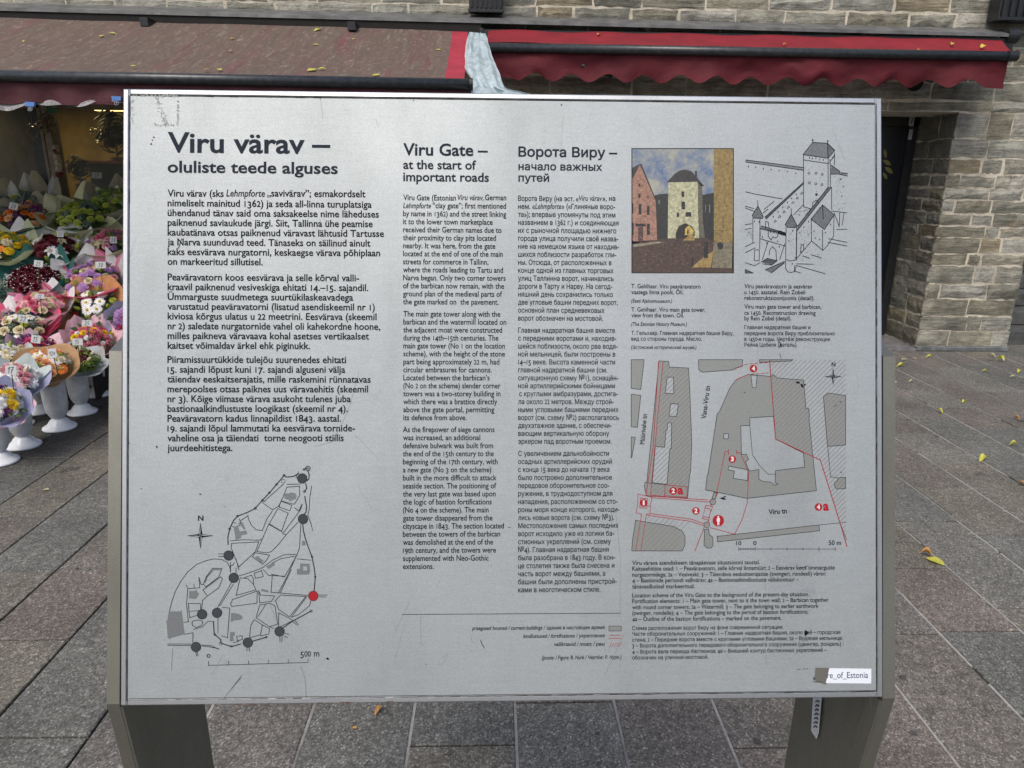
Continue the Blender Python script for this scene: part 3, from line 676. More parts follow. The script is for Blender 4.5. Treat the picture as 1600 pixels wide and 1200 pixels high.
# ---- flat print: everything is laid out in photograph pixels and carried onto the panel plane
class Print:
    def __init__(s, name, mat, lift): s.name = name; s.mat = mat; s.n = lift; s.v = []; s.f = []
    def addv(s, pts, faces):           # pts in px
        k = len(s.v)
        for p in pts: u, v = uv(*p); s.v.append(P(u, v, s.n)-BO)
        s.f += [tuple(i+k for i in f) for f in faces]
    def line(s, pts, w=1.0, closed=False):
        pts = [Vector(p) for p in pts]
        if closed: pts = pts+[pts[0]]
        for a, b in zip(pts, pts[1:]):
            d = b-a
            if d.length < 1e-6: continue
            d.normalize(); n = Vector((-d.y, d.x))*w/2; e = d*w*.35
            s.addv([a-e+n, a-e-n, b+e-n, b+e+n], [(0, 1, 2, 3)])
    def poly(s, pts, holes=()):
        loops = [[Vector((x, y, 0)) for x, y in l] for l in [pts]+list(holes)]
        tris = tessellate_polygon(loops); flat = [(p.x, p.y) for l in loops for p in l]; s.addv(flat, [tuple(t) for t in tris])
    def circ(s, c, r, n=28): s.addv([c]+[(c[0]+r*cos(2*pi*k/n), c[1]+r*sin(2*pi*k/n)) for k in range(n)], [(0, 1+(k+1) % n, 1+k) for k in range(n)])
    def ring(s, c, r, w=1, n=24): s.line([(c[0]+r*cos(2*pi*k/n), c[1]+r*sin(2*pi*k/n)) for k in range(n)], w, True)
    def hatch(s, polys, dx, dy, gap, w):   # parallel strokes clipped to polygons (even-odd)
        d = Vector((dx, dy)).normalized(); n = Vector((-d.y, d.x)); allp = [Vector(p) for pl in polys for p in pl]
        lo = min(p.dot(n) for p in allp); hi = max(p.dot(n) for p in allp); c = lo+gap*.5
        while c < hi:
            ts = []
            for pl in polys:
                for a, b in zip(pl, list(pl[1:])+[pl[0]]):
                    a = Vector(a); b = Vector(b); ca, cb = a.dot(n)-c, b.dot(n)-c
                    if (ca < 0) != (cb < 0): q = a.lerp(b, ca/(ca-cb)); ts.append(q.dot(d))
            ts.sort()
            for t0, t1 in zip(ts[::2], ts[1::2]):
                s.line([d*t0+n*c, d*t1+n*c], w)
            c += gap
    def text(s, txt, x0, x1, y, size, bold=0, italic=False, rot=None, res=3, old=True):
        """one line of lettering from x0 to x1 (or only x0 if x1 is None) with its baseline at y; size = cap height in px"""
        vs, fs = layout(txt, bold, .2 if italic else 0, old)
        if not vs: return
        mn = min(v_.x for v_ in vs); mx = max(v_.x for v_ in vs); k = len(s.v); sc = size/.70
        if rot is None:
            u0, v0 = uv(x0, y)
            pxm = uv(x0+1, y)[0]-u0
            u1 = uv(x1, y)[0] if x1 is not None else u0+(mx-mn)*sc*pxm; kx = (u1-u0)/(mx-mn); ky = sc*abs(uv(x0, y+1)[1]-v0)
            for q in vs: s.v.append(P(u0+(q.x-mn)*kx, v0+q.y*ky, s.n)-BO)
        else:                               # x0,y = start, x1 = length, rot = angle in the photograph
            kx = x1/(mx-mn); ca, sa = cos(rot), sin(rot)
            for q in vs:
                a_, b_ = (q.x-mn)*kx, q.y*sc; u, v_ = uv(x0+a_*ca-b_*sa, y-a_*sa-b_*ca); s.v.append(P(u, v_, s.n)-BO)
        s.f += [tuple(i+k for i in f) for f in fs]
    def done(s, label=None, split=False, stuff=False):
        if split:                     # every separate shape becomes a part of its own
            par_ = list(range(len(s.v)))
            def fd(i):
                while par_[i] != i: par_[i] = par_[par_[i]]; i = par_[i]
                return i
            for f in s.f:
                for a, b in zip(f, f[1:]): par_[fd(a)] = fd(b)
            gr = {}
            for f in s.f: gr.setdefault(fd(f[0]), []).append(f)
            for fs in gr.values():
                ix = sorted({i for f in fs for i in f}); mp = {a: k for k, a in enumerate(ix)}
                link(s.name, mesh(s.name, [s.v[i] for i in ix], [tuple(mp[i] for i in f) for f in fs], s.mat), board)
            return
        o = link(s.name, mesh(s.name, s.v, s.f, s.mat), board)
        if label: o['label'] = label
        if stuff: o['kind'] = 'stuff'
        return o

def para(name, x0, y0, dy, lines, size, bold=.013, label=None):
    p = Print(name, INK, .00035)
    for i, (t, x1) in enumerate(lines):
        lead = 1.5 if t.startswith(' ') else 0
        p.text(t.strip(), x0+lead, x1, y0+dy*i, size, bold)
    return p.done(label)
def mixed(p, x0, x1, y, size, segs, bold=.006):
    """a line with an italic stretch: segs = (text, italic, x start, x end)"""
    for t, it, a, b in segs: p.text(t, a, b, y, size, bold*(.6 if it else 1), it)

h = Print('title_lettering', INKH, .00035); h.text('Viru värav –', 262, 516, 237.5, 27.5, .021, res=5); h.text('oluliste teede alguses', 262, 527.9, 269.2, 16, .021, res=4); h.done('large Estonian title')
h = Print('title_lettering', INKH, .00035); h.text('Viru Gate –', 629.8, 762, 242.4, 16.5, .022, res=4); h.text('at the start of', 630, 744, 263.8, 12.4, .02); h.text('important roads', 630, 764, 282.8, 12.4, .02); h.done('English title')
h = Print('title_lettering', INKH, .00035); h.text('Ворота Виру –', 810, 964.5, 244.4, 14.6, .022, res=4); h.text('начало важных', 810, 940.8, 265.6, 11.6, .02); h.text('путей', 810, 858, 283.4, 11.6, .02); h.done('Russian title')
B = .016
p = Print('paragraph_lettering', INK, .00035)
mixed(p, 0, 0, 306.9, 9.6, (('Viru värav (sks', 0, 262, 349.5), ('Lehmpforte', 1, 353.5, 414), ('„savivärav”; esmakordselt', 0, 417.5, 571)), B)
for i, (t, x1) in enumerate((('nimeliselt mainitud 1362) ja seda all-linna turuplatsiga', 580.7), ('ühendanud tänav said oma saksakeelse nime läheduses', 592), ('paiknenud saviaukude järgi. Siit, Tallinna ühe peamise', 582.4),
        ('kaubatänava otsas paiknenud väravast lähtusid Tartusse', 600), ('ja Narva suunduvad teed. Tänaseks on säilinud ainult', 578.8), ('kaks eesvärava nurgatorni, keskaegse värava põhiplaan', 594), ('on markeeritud sillutisel.', 410.5))):
    p.text(t, 262, x1, 306.9+15.25*(i+1), 9.6, B)
p.done('first Estonian paragraph')
para('paragraph_lettering', 262, 438, 15.26, (('Peaväravatorn koos eesvärava ja selle kõrval valli-', 561), ('kraavil paiknenud vesiveskiga ehitati 14.–15. sajandil.', 575.5), ('Ümmarguste suudmetega suurtükilaskeavadega', 551.8),
    ('varustatud peaväravatorni (lisatud asendiskeemil nr 1)', 585.7), ('kiviosa kõrgus ulatus u 22 meetrini. Eesvärava (skeemil', 588.4), ('nr 2) saledate nurgatornide vahel oli kahekordne hoone,', 594),
    ('milles paikneva väravaava kohal asetses vertikaalset', 576.6), ('kaitset võimaldav ärkel ehk piginukk.', 484.5)), 9.6, .016, 'second Estonian paragraph')
para('paragraph_lettering', 261.7, 566.8, 15.34, (('Piiramissuurtükkide tulejõu suurenedes ehitati', 540.8), ('15. sajandi lõpust kuni 17. sajandi alguseni välja', 539.5), ('täiendav eeskaitserajatis, mille raskemini rünnatavas', 579.3),
    ('merepoolses otsas paiknes uus väravaehitis (skeemil', 575.2), ('nr 3). Kõige viimase värava asukoht tulenes juba', 548), ('bastionaalkindlustuste loogikast (skeemil nr 4).', 543.6), ('Peaväravatorn kadus linnapildist 1843. aastal.', 532.9),
    ('19. sajandi lõpul lammutati ka eesvärava tornide-', 554.9), ('vaheline osa ja täiendati  torne neogooti stiilis', 537), ('juurdeehitistega.', 363.4)), 9.6, .016, 'third Estonian paragraph')
B = .013; p = Print('paragraph_lettering', INK, .00035); q = 7.7
mixed(p, 0, 0, 312.7, q, (('Viru Gate (Estonian', 0, 630, 712.5), ('Viru värav,', 1, 715, 755.5), ('German', 0, 757.8, 791)), B)
mixed(p, 0, 0, 325.2, q, (('Lehmpforte', 1, 630, 673.5), ('“clay gate”; first mentioned', 0, 676, 790.8)), B)
for i, (t, x1) in enumerate((('by name in 1362) and the street linking', 791), ('it to the lower town marketplace', 769.7), ('received their German names due to', 783.5), ('their proximity to clay pits located', 775), ('nearby. It was here, from the gate', 774),
        ('located at the end of one of the main', 785.7), ('streets for commerce in Tallinn,', 763.2), ('where the roads leading to Tartu and', 786), ('Narva began. Only two corner towers', 790), ('of the barbican now remain, with the', 787.6), ('ground plan of the medieval parts of', 784.5), ('the gate marked on  the pavement.', 779))):
    p.text(t, 629.8, x1, 312.7+12.52*(i+2), q, B)
p.done('first English paragraph')
para('paragraph_lettering', 630.2, 494.4, 12.47, (('The main gate tower along with the', 781.8), ('barbican and the watermill located on', 791), ('the adjacent moat were constructed', 784.5), ('during the 14th–15th centuries. The', 778.7), ('main gate tower (No 1 on the location', 789), ('scheme), with the height of the stone', 789),
    ('part being approximately 22 m, had', 780.3), ('circular embrasures for cannons.', 768.2), ('Located between the barbican’s', 765), ('(No 2 on the scheme) slender corner', 782), ('towers was a two-storey building in', 782), ('which there was a brattice directly', 777), ('above the gate portal, permitting', 772.4), ('its defence from above.', 729)), q, B, 'second English paragraph')
para('paragraph_lettering', 629.6, 675.2, 12.58, (('As the firepower of siege cannons', 772.8), ('was increased, an additional', 750.4), ('defensive bulwark was built from', 770.5), ('the end of the 15th century to the', 771.5), ('beginning of the 17th century, with', 777.6), ('a new gate (No 3 on the scheme)', 767.5), ('built in the more difficult to attack', 775.9),
    ('seaside section. The positioning of', 775.4), ('the very last gate was based upon', 774.5), ('the logic of bastion fortifications', 768.2), ('(No 4 on the scheme). The main', 763.5), ('gate tower disappeared from the', 769.6), ('cityscape in 1843. The section located', 787.4), ('between the towers of the barbican', 781.5), ('was demolished at the end of the', 770.5), ('19th century, and the towers were', 775), ('supplemented with Neo-Gothic', 763.5), ('extensions.', 677.9)), q, B, 'third English paragraph')
p = Print('paragraph_lettering', INK, .00035)
mixed(p, 0, 0, 313.8, q, (('Ворота Виру (на эст. «', 0, 809.5, 904), ('Viru värav', 1, 904.5, 940.5), ('», на', 0, 941, 961.5)), B)
mixed(p, 0, 0, 326.3, q, (('нем. «', 0, 809.5, 836), ('Lehmpforte', 1, 836.3, 877), ('» («Глиняные воро-', 0, 877.5, 961)), B)
for i, (t, x1) in enumerate((('та»); впервые упомянуты под этим', 961.5), ('названием в 1362 г.) и соединяющая', 966.5), ('их с рыночной площадью нижнего', 962.8), ('города улица получили своё назва-', 966), ('ние на немецком языке от находив-', 967), ('шихся поблизости разработок гли-', 962.8), ('ны. Отсюда, от расположенных в', 955.5),
        ('конце одной из главных торговых', 958.5), ('улиц Таллинна ворот, начинались', 958.8), ('дороги в Тарту и Нарву. На сегод-', 956.5), ('няшний день сохранились только', 957.5), ('две угловые башни передних ворот,', 965), ('основной план средневековых', 944.5), ('ворот обозначен на мостовой.', 942))):
    p.text(t, 809.5, x1, 313.8+12.47*(i+2), q, B)
p.done('first Russian paragraph')
para('paragraph_lettering', 809.6, 519.8, 12.4, (('Главная надвратная башня вместе', 961), ('с передними воротами и, находив-', 963), ('шейся поблизости, около рва водя-', 965), ('ной мельницей, были построены в', 961.4), ('14–15 веке. Высота каменной части', 961), ('главной надвратной башни (см.', 948.6), ('ситуационную схему №1), оснащён-', 966),
    ('ной артиллерийскими бойницами', 960.7), (' с круглыми амбразурами, достига-', 965), ('ла около 22 метров. Между строй-', 958.8), ('ными угловыми башнями передних', 966.4), ('ворот (см. схему №2) располагалось', 967), ('двухэтажное здание, с обеспечи-', 955.5), ('вающим вертикальную оборону', 952), ('эркером пад воротным проемом.', 955.5)), q, B, 'second Russian paragraph')
para('paragraph_lettering', 809.6, 712.4, 12.53, (('С увеличением дальнобойности', 951.4), ('осадных артиллерийских орудий', 956), ('с конца 15 века до начала 17 века', 952), ('было построено дополнительное', 956), ('передовое оборонительное соо-', 951.8), ('ружение, в труднодоступном для', 956.8), ('нападения, расположенном со сто-', 965), ('роны моря конце которого, находи-', 967.8),
    ('лись новые ворота (см. схему №3).', 959.4), ('Местоположение самых последних', 966.4), ('ворот исходило уже из логики ба-', 959.6), ('стионных укреплений (см. схему', 954.4), ('№4). Главная надвратная башня', 951), ('была разобрана в 1843 году. В кон-', 961), ('це столетия также была снесена и', 960), ('часть ворот между башнями, а', 945.6), ('башни были дополнены пристрой-', 963.6), ('ками в неоготическом стиле.', 938)), q, B, 'third Russian paragraph')
# captions
p = Print('caption_lettering', INK, .00035); q = 5.9; b = .011
for t, x1, y, it in (('T. Gehlhaar. Viru peaväravatorn', 1094.3, 450.3, 0), ('vaatega linna poolt. Õli.', 1068, 459.5, 0), ('(Eesti Ajaloomuuseum.)', 1050, 472.8, 1), ('T. Gehlhaar. Viru main gate tower,', 1102, 486.7, 0), ('view from the town. Oil.', 1068.6, 495.7, 0), ('(The Estonian History Museum.)', 1073.3, 509, 1),
                     ('Т. Гельхаар. Главная надвратная башня Виру,', 1146, 523.2, 0), ('вид со стороны города. Масло.', 1096.5, 532.2, 0), ('(Эстонский исторический музей.)', 1088, 545.2, 1)):
    p.text(t, 986.3, x1, y, q if not it else 5.1, b, bool(it))
p.done('caption under the painting')
p = Print('caption_lettering', INK, .00035)
for t, x1, y in (('Viru peaväravatorn ja eesvärav', 1269, 450.3), ('u 1450. aastatel. Rein Zobeli', 1258, 459.5), ('rekonstruktsioonijoonis (detail).', 1272.3, 468.5), ('Viru main gate tower and barbican,', 1283.3, 482.2), ('ca 1450. Reconstruction drawing', 1274.3, 491.7), ('by Rein Zobel (detail).', 1236.5, 500.4),
                 ('Главная надвратная башня и', 1266.2, 514.2), ('передние ворота Виру приблизительно', 1304, 523.6), ('в 1450-е годы. Чертёж реконструкции', 1296.8, 532.6), ('Рейна Цобеля (деталь).', 1245.7, 541.6)):
    p.text(t, 1163, x1, y, q, b)
p.done('caption under the castle drawing')
p = Print('caption_lettering', INK, .00035)
for t, x1, y in (('Viru värava asendiskeem tänapäevase situatsiooni taustal.', 1187.2, 882.6), ('Kaitseehitiste osad: 1 – Peaväravatorn, selle kõrval linnamüür; 2 – Eesvärav koos ümmarguste', 1304.2, 891.6), ('nurgatornidega; 2a – Vesiveski; 3 – Täiendava eeskaitserajatise (zwingeri, rondeeli) värav;', 1290.5, 901),
                 ('4 – Bastionide perioodi vallivärav; 4a – Bastionaalkindlustuste väliskontuur –', 1248.2, 910), ('tänavasillutisel markeeritud.', 1085.3, 919.5), ('Location scheme of the Viru Gate to the background of the present-day situation.', 1264, 933.4),
                 ('Fortification elements: 1 – Main gate tower, next to it the town wall; 2 – Barbican together', 1294.8, 942.4), ('with round corner towers; 2a – Watermill; 3 – The gate belonging to earlier earthwork', 1279, 951.9), ('(zwinger, rondelle); 4 – The gate belonging to the period of bastion fortifications;', 1262.4, 960.9), ('4a – Outline of the bastion fortifications – marked on the pavement.', 1221, 970.3),
                 ('Схема расположения ворот Виру на фоне современной ситуации.', 1223.8, 984.4), ('Части оборонительных сооружений: 1 – Главная надвратная башня, около неё – городская', 1313, 993.3), ('стена; 2 – Передние ворота вместе с круглыми угловыми башнями; 2а – Водяная мельница;', 1316.2, 1002.5),
                 ('3 – Ворота дополнительного передового оборонительного сооружения (цвингер, рондель) ;', 1317.8, 1011.7), ('4 – Ворота вала периода бастионов; 4а – Внешний контур бастионных укреплений –', 1291.8, 1021.2), ('обозначен на уличной мостовой.', 1106.8, 1030.4)):
    p.text(t, 987.8, x1, y, 5.9, b, res=2)
p.done('captions under the street map')
p = Print('legend_lettering', INK, .00035)
for t, x0, x1, y in (('praegused hooned / current buildings / здания в настоящее время', 737.5, 945, 984.4), ('kindlustused / fortifications / укрепления', 817.6, 945, 996.7), ('vallikraavid / moats / рвы', 865.8, 945, 1009.3), ('(Joonis: / Figure: R. Nurk / Чертёж: Р. Нурк.)', 846.8, 970.8, 1030.5)):
    p.text(t, x0, x1, y, 5.4, .014, True)
p.done()
p = Print('legend_symbols', [INKG, GREYP][0], .0003); p.line([(628.3, 960), (969.4, 958)], .9); p.line([(951.3, 978), (970.8, 978), (970.8, 985.8), (951.3, 985.8)], .7, True); p.done()
p = Print('legend_symbols', GREYP, .0002); p.poly([(951.3, 978), (970.8, 978), (970.8, 985.8), (951.3, 985.8)]); p.done()
p = Print('legend_symbols', REDP, .0003); p.line([(952, 992.4), (970, 992.3)], .8); p.line([(952, 997.2), (970, 997.1)], .8)
for k in range(5): p.line([(952+k*3.9, 1010.5), (955.5+k*3.9, 1003.8)], .6)
p.done()

# ---- small town map, lower left
def T(k, ox, oy): return lambda pts: [(ox+x/k, oy+y/k) for x, y in pts]
t1 = T(3.53, 240, 720)
gp = Print('map_building_fills', MIDP, .0002)
for pl_ in ([(722, 180), (745, 180), (757, 174), (780, 178), (790, 195), (782, 212), (763, 217), (760, 222), (748, 222), (745, 214), (735, 214), (722, 208)],
            [(442, 367), (470, 352), (468, 342), (488, 336), (508, 376), (498, 381), (482, 356), (466, 364), (475, 390), (510, 384), (518, 403), (482, 412), (484, 424), (453, 438)],
            [(557, 532), (573, 524), (608, 553), (595, 564)], [(622, 580), (664, 562), (671, 574), (632, 598)], [(595, 706), (634, 714), (632, 726), (592, 718)],
            [(820, 440), (838, 444), (838, 468), (818, 466)], [(197, 718), (228, 718), (228, 712), (240, 714), (240, 722), (252, 735), (242, 748), (240, 755), (228, 762), (195, 758)],
            [(84, 830), (148, 830), (158, 822), (156, 835), (172, 956), (95, 978), (88, 985), (78, 975), (72, 890), (66, 884), (76, 880)],
            [(428, 838), (462, 842), (485, 852), (494, 866), (480, 876), (456, 880), (440, 880), (436, 888), (424, 886)], [(422, 944), (448, 944), (448, 965), (440, 966), (442, 994), (420, 996)]):
    gp.poly(t1(pl_))
gp.poly(t1([(790, 598), (808, 595), (808, 566), (860, 568), (864, 610), (857, 627), (792, 628)]), [t1([(825, 582), (846, 583), (846, 604), (825, 604)])])
gp.circ(t1([(851, 42)])[0], 4); gp.name = 'map_building'; gp.done(split=True)
lp = Print('map_street_lines', INKG, .0003)
for pl_ in ([(88, 828), (100, 780), (120, 720), (150, 665), (190, 610), (240, 570), (290, 550), (330, 541), (375, 543), (405, 560), (420, 585), (424, 610)],
    [(737, 130), (808, 128)], [(735, 145), (805, 140), (806, 190), (775, 240), (708, 222)], [(735, 145), (712, 205), (690, 250), (655, 270), (600, 230)], [(716, 128), (608, 226)],
    [(703, 222), (762, 245), (752, 275), (692, 255), (703, 222)], [(685, 263), (742, 288), (706, 388), (638, 347), (685, 263)], [(655, 277), (625, 320), (600, 385), (565, 380), (540, 355), (522, 320), (520, 300)],
    [(777, 258), (800, 277), (818, 240)], [(635, 350), (710, 392)], [(635, 350), (600, 430), (570, 500), (625, 508), (650, 500), (690, 460), (730, 410)], [(425, 440), (500, 435), (583, 438), (595, 430)],
    [(430, 455), (580, 447), (562, 500), (470, 585), (428, 480), (430, 455)], [(545, 530), (602, 570), (625, 545), (640, 520), (560, 507), (545, 530)], [(470, 635), (520, 620), (600, 590), (660, 545), (720, 518), (785, 515)],
    [(812, 350), (805, 480), (790, 520), (730, 650), (690, 725)], [(652, 565), (700, 540), (780, 525), (785, 530), (722, 640), (650, 625)], [(605, 600), (635, 632), (720, 636)], [(555, 620), (595, 605), (605, 638), (562, 648), (555, 620)],
    [(478, 645), (520, 650), (550, 680), (565, 712), (455, 742), (478, 645)], [(500, 645), (540, 630), (550, 650), (552, 680)], [(435, 765), (572, 718), (570, 785), (430, 803), (425, 790), (435, 765)],
    [(580, 715), (590, 740), (668, 745), (650, 775), (585, 783), (580, 715)], [(655, 630), (648, 725), (690, 728), (850, 742)], [(672, 770), (700, 740), (840, 748), (750, 860), (690, 820), (672, 770)],
    [(845, 750), (760, 862), (800, 848), (860, 800), (868, 770)], [(690, 838), (750, 868), (770, 880), (690, 920), (690, 838)], [(585, 795), (640, 785), (670, 800), (685, 900), (640, 915), (565, 865), (585, 795)],
    [(555, 875), (600, 905), (590, 960), (530, 975), (535, 910), (555, 875)], [(600, 905), (640, 925), (635, 955), (590, 965)], [(430, 670), (355, 805), (345, 820)], [(440, 680), (365, 800)], [(380, 808), (420, 812), (408, 975), (375, 965)],
    [(355, 865), (355, 950)], [(420, 585), (440, 572), (445, 560)], [(454, 540), (465, 580), (470, 600)], [(455, 590), (455, 617)], [(424, 560), (424, 615)], [(188, 710), (182, 790), (192, 888)],
    [(180, 685), (190, 705), (255, 700), (250, 642), (262, 682), (275, 680)], [(222, 680), (225, 700)], [(275, 680), (290, 640), (325, 593), (377, 594), (360, 640), (288, 695), (275, 680)], [(284, 672), (296, 640), (330, 600), (368, 601)],
    [(272, 712), (370, 640), (380, 650), (360, 700), (297, 745), (272, 712)], [(297, 745), (270, 770), (265, 820)], [(192, 787), (258, 787), (260, 825), (195, 830), (192, 787)], [(195, 830), (200, 865), (245, 850)],
    [(78, 1010), (205, 1010)], [(78, 1018), (210, 1018)], [(172, 956), (218, 948), (216, 1000)], [(165, 890), (195, 887)], [(220, 930), (270, 915), (300, 885), (335, 885)], [(265, 1015), (320, 1020), (360, 1040)], [(265, 1020), (315, 1027), (358, 1035)],
    [(212, 890), (225, 880), (250, 878), (270, 885), (268, 905), (245, 915), (235, 920), (215, 908), (212, 890)], [(233, 1055), (238, 1078)], [(240, 1053), (246, 1075)], [(515, 1030), (515, 1050)], [(528, 1030), (528, 1050)],
    [(697, 970), (697, 998)], [(710, 970), (707, 998)], [(725, 950), (748, 958)], [(722, 965), (740, 976)], [(357, 513), (390, 513)], [(357, 527), (388, 527)], [(910, 740), (958, 740)], [(915, 750), (950, 750)], [(780, 880), (800, 905)], [(765, 885), (790, 905)],
    [(820, 240), (810, 270), (712, 402), (730, 408), (795, 340)], [(872, 138), (862, 200), (858, 270), (850, 300), (866, 340), (878, 385)], [(458, 968), (488, 964), (490, 985), (462, 992), (458, 968)], [(440, 1003), (470, 995)], [(665, 925), (640, 915)], [(760, 600), (700, 725)], [(620, 790), (575, 860)],
    [(792, 540), (868, 548)], [(480, 330), (516, 305)], [(474, 320), (480, 345)], [(440, 340), (455, 345)], [(432, 360), (445, 366)], [(800, 60), (785, 92), (800, 98)]):
    lp.line(t1(pl_), 1.0)
for pl_ in ([(720, 80), (680, 128), (640, 175), (600, 218), (560, 262), (520, 283), (463, 305), (440, 330), (420, 375), (410, 420), (411, 462)], [(823, 350), (826, 385), (838, 430), (858, 490), (874, 530), (886, 590), (892, 640), (888, 690), (885, 718)],
            [(834, 196), (844, 255), (840, 285), (828, 295)], [(330, 890), (335, 955), (370, 985), (372, 1005), (430, 1025), (480, 1010)], [(545, 995), (622, 972)], [(715, 920), (770, 882), (870, 828)], [(720, 80), (735, 90), (770, 86), (800, 70)], [(851, 56), (858, 75), (857, 100), (845, 110)], [(829, 48), (845, 40)], [(838, 125), (845, 150), (832, 170)]):
    lp.line(t1(pl_), 1.6)
gp2 = Print('map_building_outlines', INKG, .00028)
for c_, r_ in (((720, 80), 1.7), ((678, 130), 1.5), ((638, 177), 1.5), ((600, 218), 1.7), ((562, 262), 1.9), ((463, 305), 1.5), ((420, 375), 1.6), ((874, 530), 1.4), ((892, 640), 1.3), ((338, 958), 1.5), ((370, 1008), 2.4), ((622, 972), 1.4), ((870, 828), 1.8), ((829, 48), 1.4), ((715, 112), 2.9), ((851, 42), 4), ((430, 1022), 1.6), ((832, 170), 1.8)):
    lp.ring(t1([c_])[0], r_, .7, 14)
lp.line(t1([(303, 1105), (303, 1128), (852, 1112), (852, 1092)]), .9)
for x, y in ((414, 1125), (524, 1122), (633, 1118), (743, 1115)): lp.line(t1([(x, y), (x, y-20)]), .8)
lp.done(stuff=True)
dp = Print('map_gate_dots', DOTP, .0004)
for c_ in ((820, 97), (824, 321), (414, 522), (442, 645), (268, 846), (350, 838), (234, 1026), (520, 1002), (695, 941)): dp.circ(t1([c_])[0], 7.6)
dp.name = 'map_gate_dot'; dp.done(split=True); rd = Print('map_gate_dot', REDP, .0004); rd.circ(t1([(881, 745)])[0], 7.6); rd.done('red dot on the town map')
ol = Print('map_gate_outlines', INK, .00045)
for c_ in ((820, 97), (824, 321), (414, 522), (442, 645), (268, 846), (350, 838), (234, 1026), (520, 1002), (695, 941), (881, 745)): ol.ring(t1([c_])[0], 7.6, .7, 28)
ol.done(stuff=True)
def star(cx, cy, r, p, col2):
    for k in range(4):
        a = k*pi/2; d = Vector((sin(a), -cos(a))); n = Vector((-d.y, d.x)); w = r*.13; c_ = Vector((cx, cy))
        tip = c_+d*r; s1 = c_+(d+n)*w; s2 = c_+(d-n)*w
        p.addv([c_, s1, tip], [(0, 1, 2)]); p.line([c_, s2, tip, s1, c_], .55)
    q_ = r*.36
    p.ring((cx, cy), q_*.55, .5, 16)
cp = Print('compass_star', INK, .0003); star(*t1([(259, 413)])[0], 19.5, cp, None); cp.text('N', 309.5, 318, 813.5, 7.2, .03); cp.done('north star beside the town map')
sp_ = Print('scale_lettering', INK, .0003); sp_.text('o', 323, 329, 1027.5, 7.6, .01, old=False); sp_.text('500 m', 469.5, 499, 1026, 9.2, .008); sp_.done()

# ---- street map, right
t2 = T(3.75, 975, 550)
BA = [(205, 52), (262, 55), (265, 88), (378, 94), (385, 220), (397, 540), (390, 700), (384, 720), (372, 855), (155, 845), (130, 840), (120, 790), (122, 763), (133, 765)]
BAH = [[(253, 147), (290, 148), (291, 244), (241, 242)], [(273, 302), (318, 305), (308, 378), (264, 375)], [(255, 415), (279, 416), (277, 565), (268, 567), (252, 775), (165, 765), (183, 553), (238, 558), (246, 460), (253, 458)]]
BC = [(725, 132), (780, 135), (865, 145), (873, 133), (900, 152), (1052, 165), (1065, 330), (1082, 332), (1086, 378), (1083, 385), (1127, 812), (720, 857), (478, 808), (487, 720), (492, 718), (545, 365), (560, 348), (620, 210), (658, 162)]
BCH = [[(743, 134), (780, 137), (772, 210), (752, 208)], [(586, 478), (613, 480), (609, 510), (582, 507)], [(737, 385), (875, 377), (888, 510), (1052, 592), (1058, 675), (887, 695), (885, 765), (903, 775), (880, 780), (860, 762), (815, 758), (790, 745), (790, 688), (733, 698), (712, 642), (730, 630), (716, 598), (688, 600), (684, 433), (737, 430)],
       [(614, 668), (726, 690), (724, 753), (640, 740), (647, 697), (609, 690)]]
simple = ([(42, 45), (118, 45), (98, 220), (42, 213)], [(42, 247), (98, 254), (78, 441), (42, 438)], [(42, 497), (66, 500), (45, 620), (42, 620)], [(436, 45), (695, 45), (692, 85), (660, 90), (635, 105), (458, 118), (438, 104)],
          [(794, 45), (990, 45), (980, 53), (795, 60)], [(1168, 262), (1197, 240), (1298, 255), (1298, 545), (1193, 553), (1188, 500)], [(1252, 738), (1298, 733), (1298, 800), (1245, 803), (1232, 785), (1235, 762), (1250, 755)],
          [(68, 986), (290, 1022), (340, 1048), (357, 1080), (357, 1130), (340, 1165), (45, 1165), (50, 1100)], [(545, 1080), (1142, 1013), (1145, 1047), (548, 1112)],
          [(470, 1040), (495, 1035), (500, 1070), (520, 1085), (522, 1130), (510, 1148), (485, 1148), (468, 1130), (470, 1085)], [(527, 822), (548, 826), (535, 860), (515, 862)])
gf = Print('map_building_fills', GREYP, .0002)
gf.poly(t2(BA), [t2(h_) for h_ in BAH]); gf.poly(t2(BC), [t2(h_) for h_ in BCH])
for s_ in simple: gf.poly(t2(s_))
for c_ in ((520, 877), (485, 1012)): gf.circ(t2([c_])[0], 4.5)
gf.name = 'map_building'; gf.done(split=True)
hl = Print('map_hatching', HATCHP, .00024)
hl.hatch([t2([(228, 58), (262, 56), (265, 88), (378, 94), (385, 220), (397, 540), (390, 700), (370, 800), (240, 840), (157, 838), (180, 560)])], 1, -1, 5.4, .65)
hl.hatch([t2([(854, 45), (1298, 45), (1298, 995), (1262, 998), (1150, 633), (888, 510)])], 1, -1, 5.4, .65)
hl.hatch([t2([(1266, 1003), (1298, 1000), (1302, 1110), (1296, 1100)])], 1, -1, 5.4, .65)
hl.hatch([t2([(135, 960), (400, 992), (340, 1048), (320, 1120), (290, 1165), (110, 1165)])], 1, -1, 6.2, .5)
hl.done(stuff=True)
bl = Print('map_building_outlines', INKG, .0003)
for s_ in (BA, BC)+tuple(BAH)+tuple(BCH)+simple: bl.line(t2(s_), .9, True)
for s_ in ([(737, 430), (752, 600), (790, 660), (845, 717), (887, 715)], [(1193, 553), (1210, 732), (1250, 735)], [(1142, 1013), (1303, 997)], [(130, 765), (240, 778)], [(1266, 1003), (1304, 1100)], [(672, 1154), (1237, 1154)], [(733, 698), (726, 690)]): bl.line(t2(s_), .7)
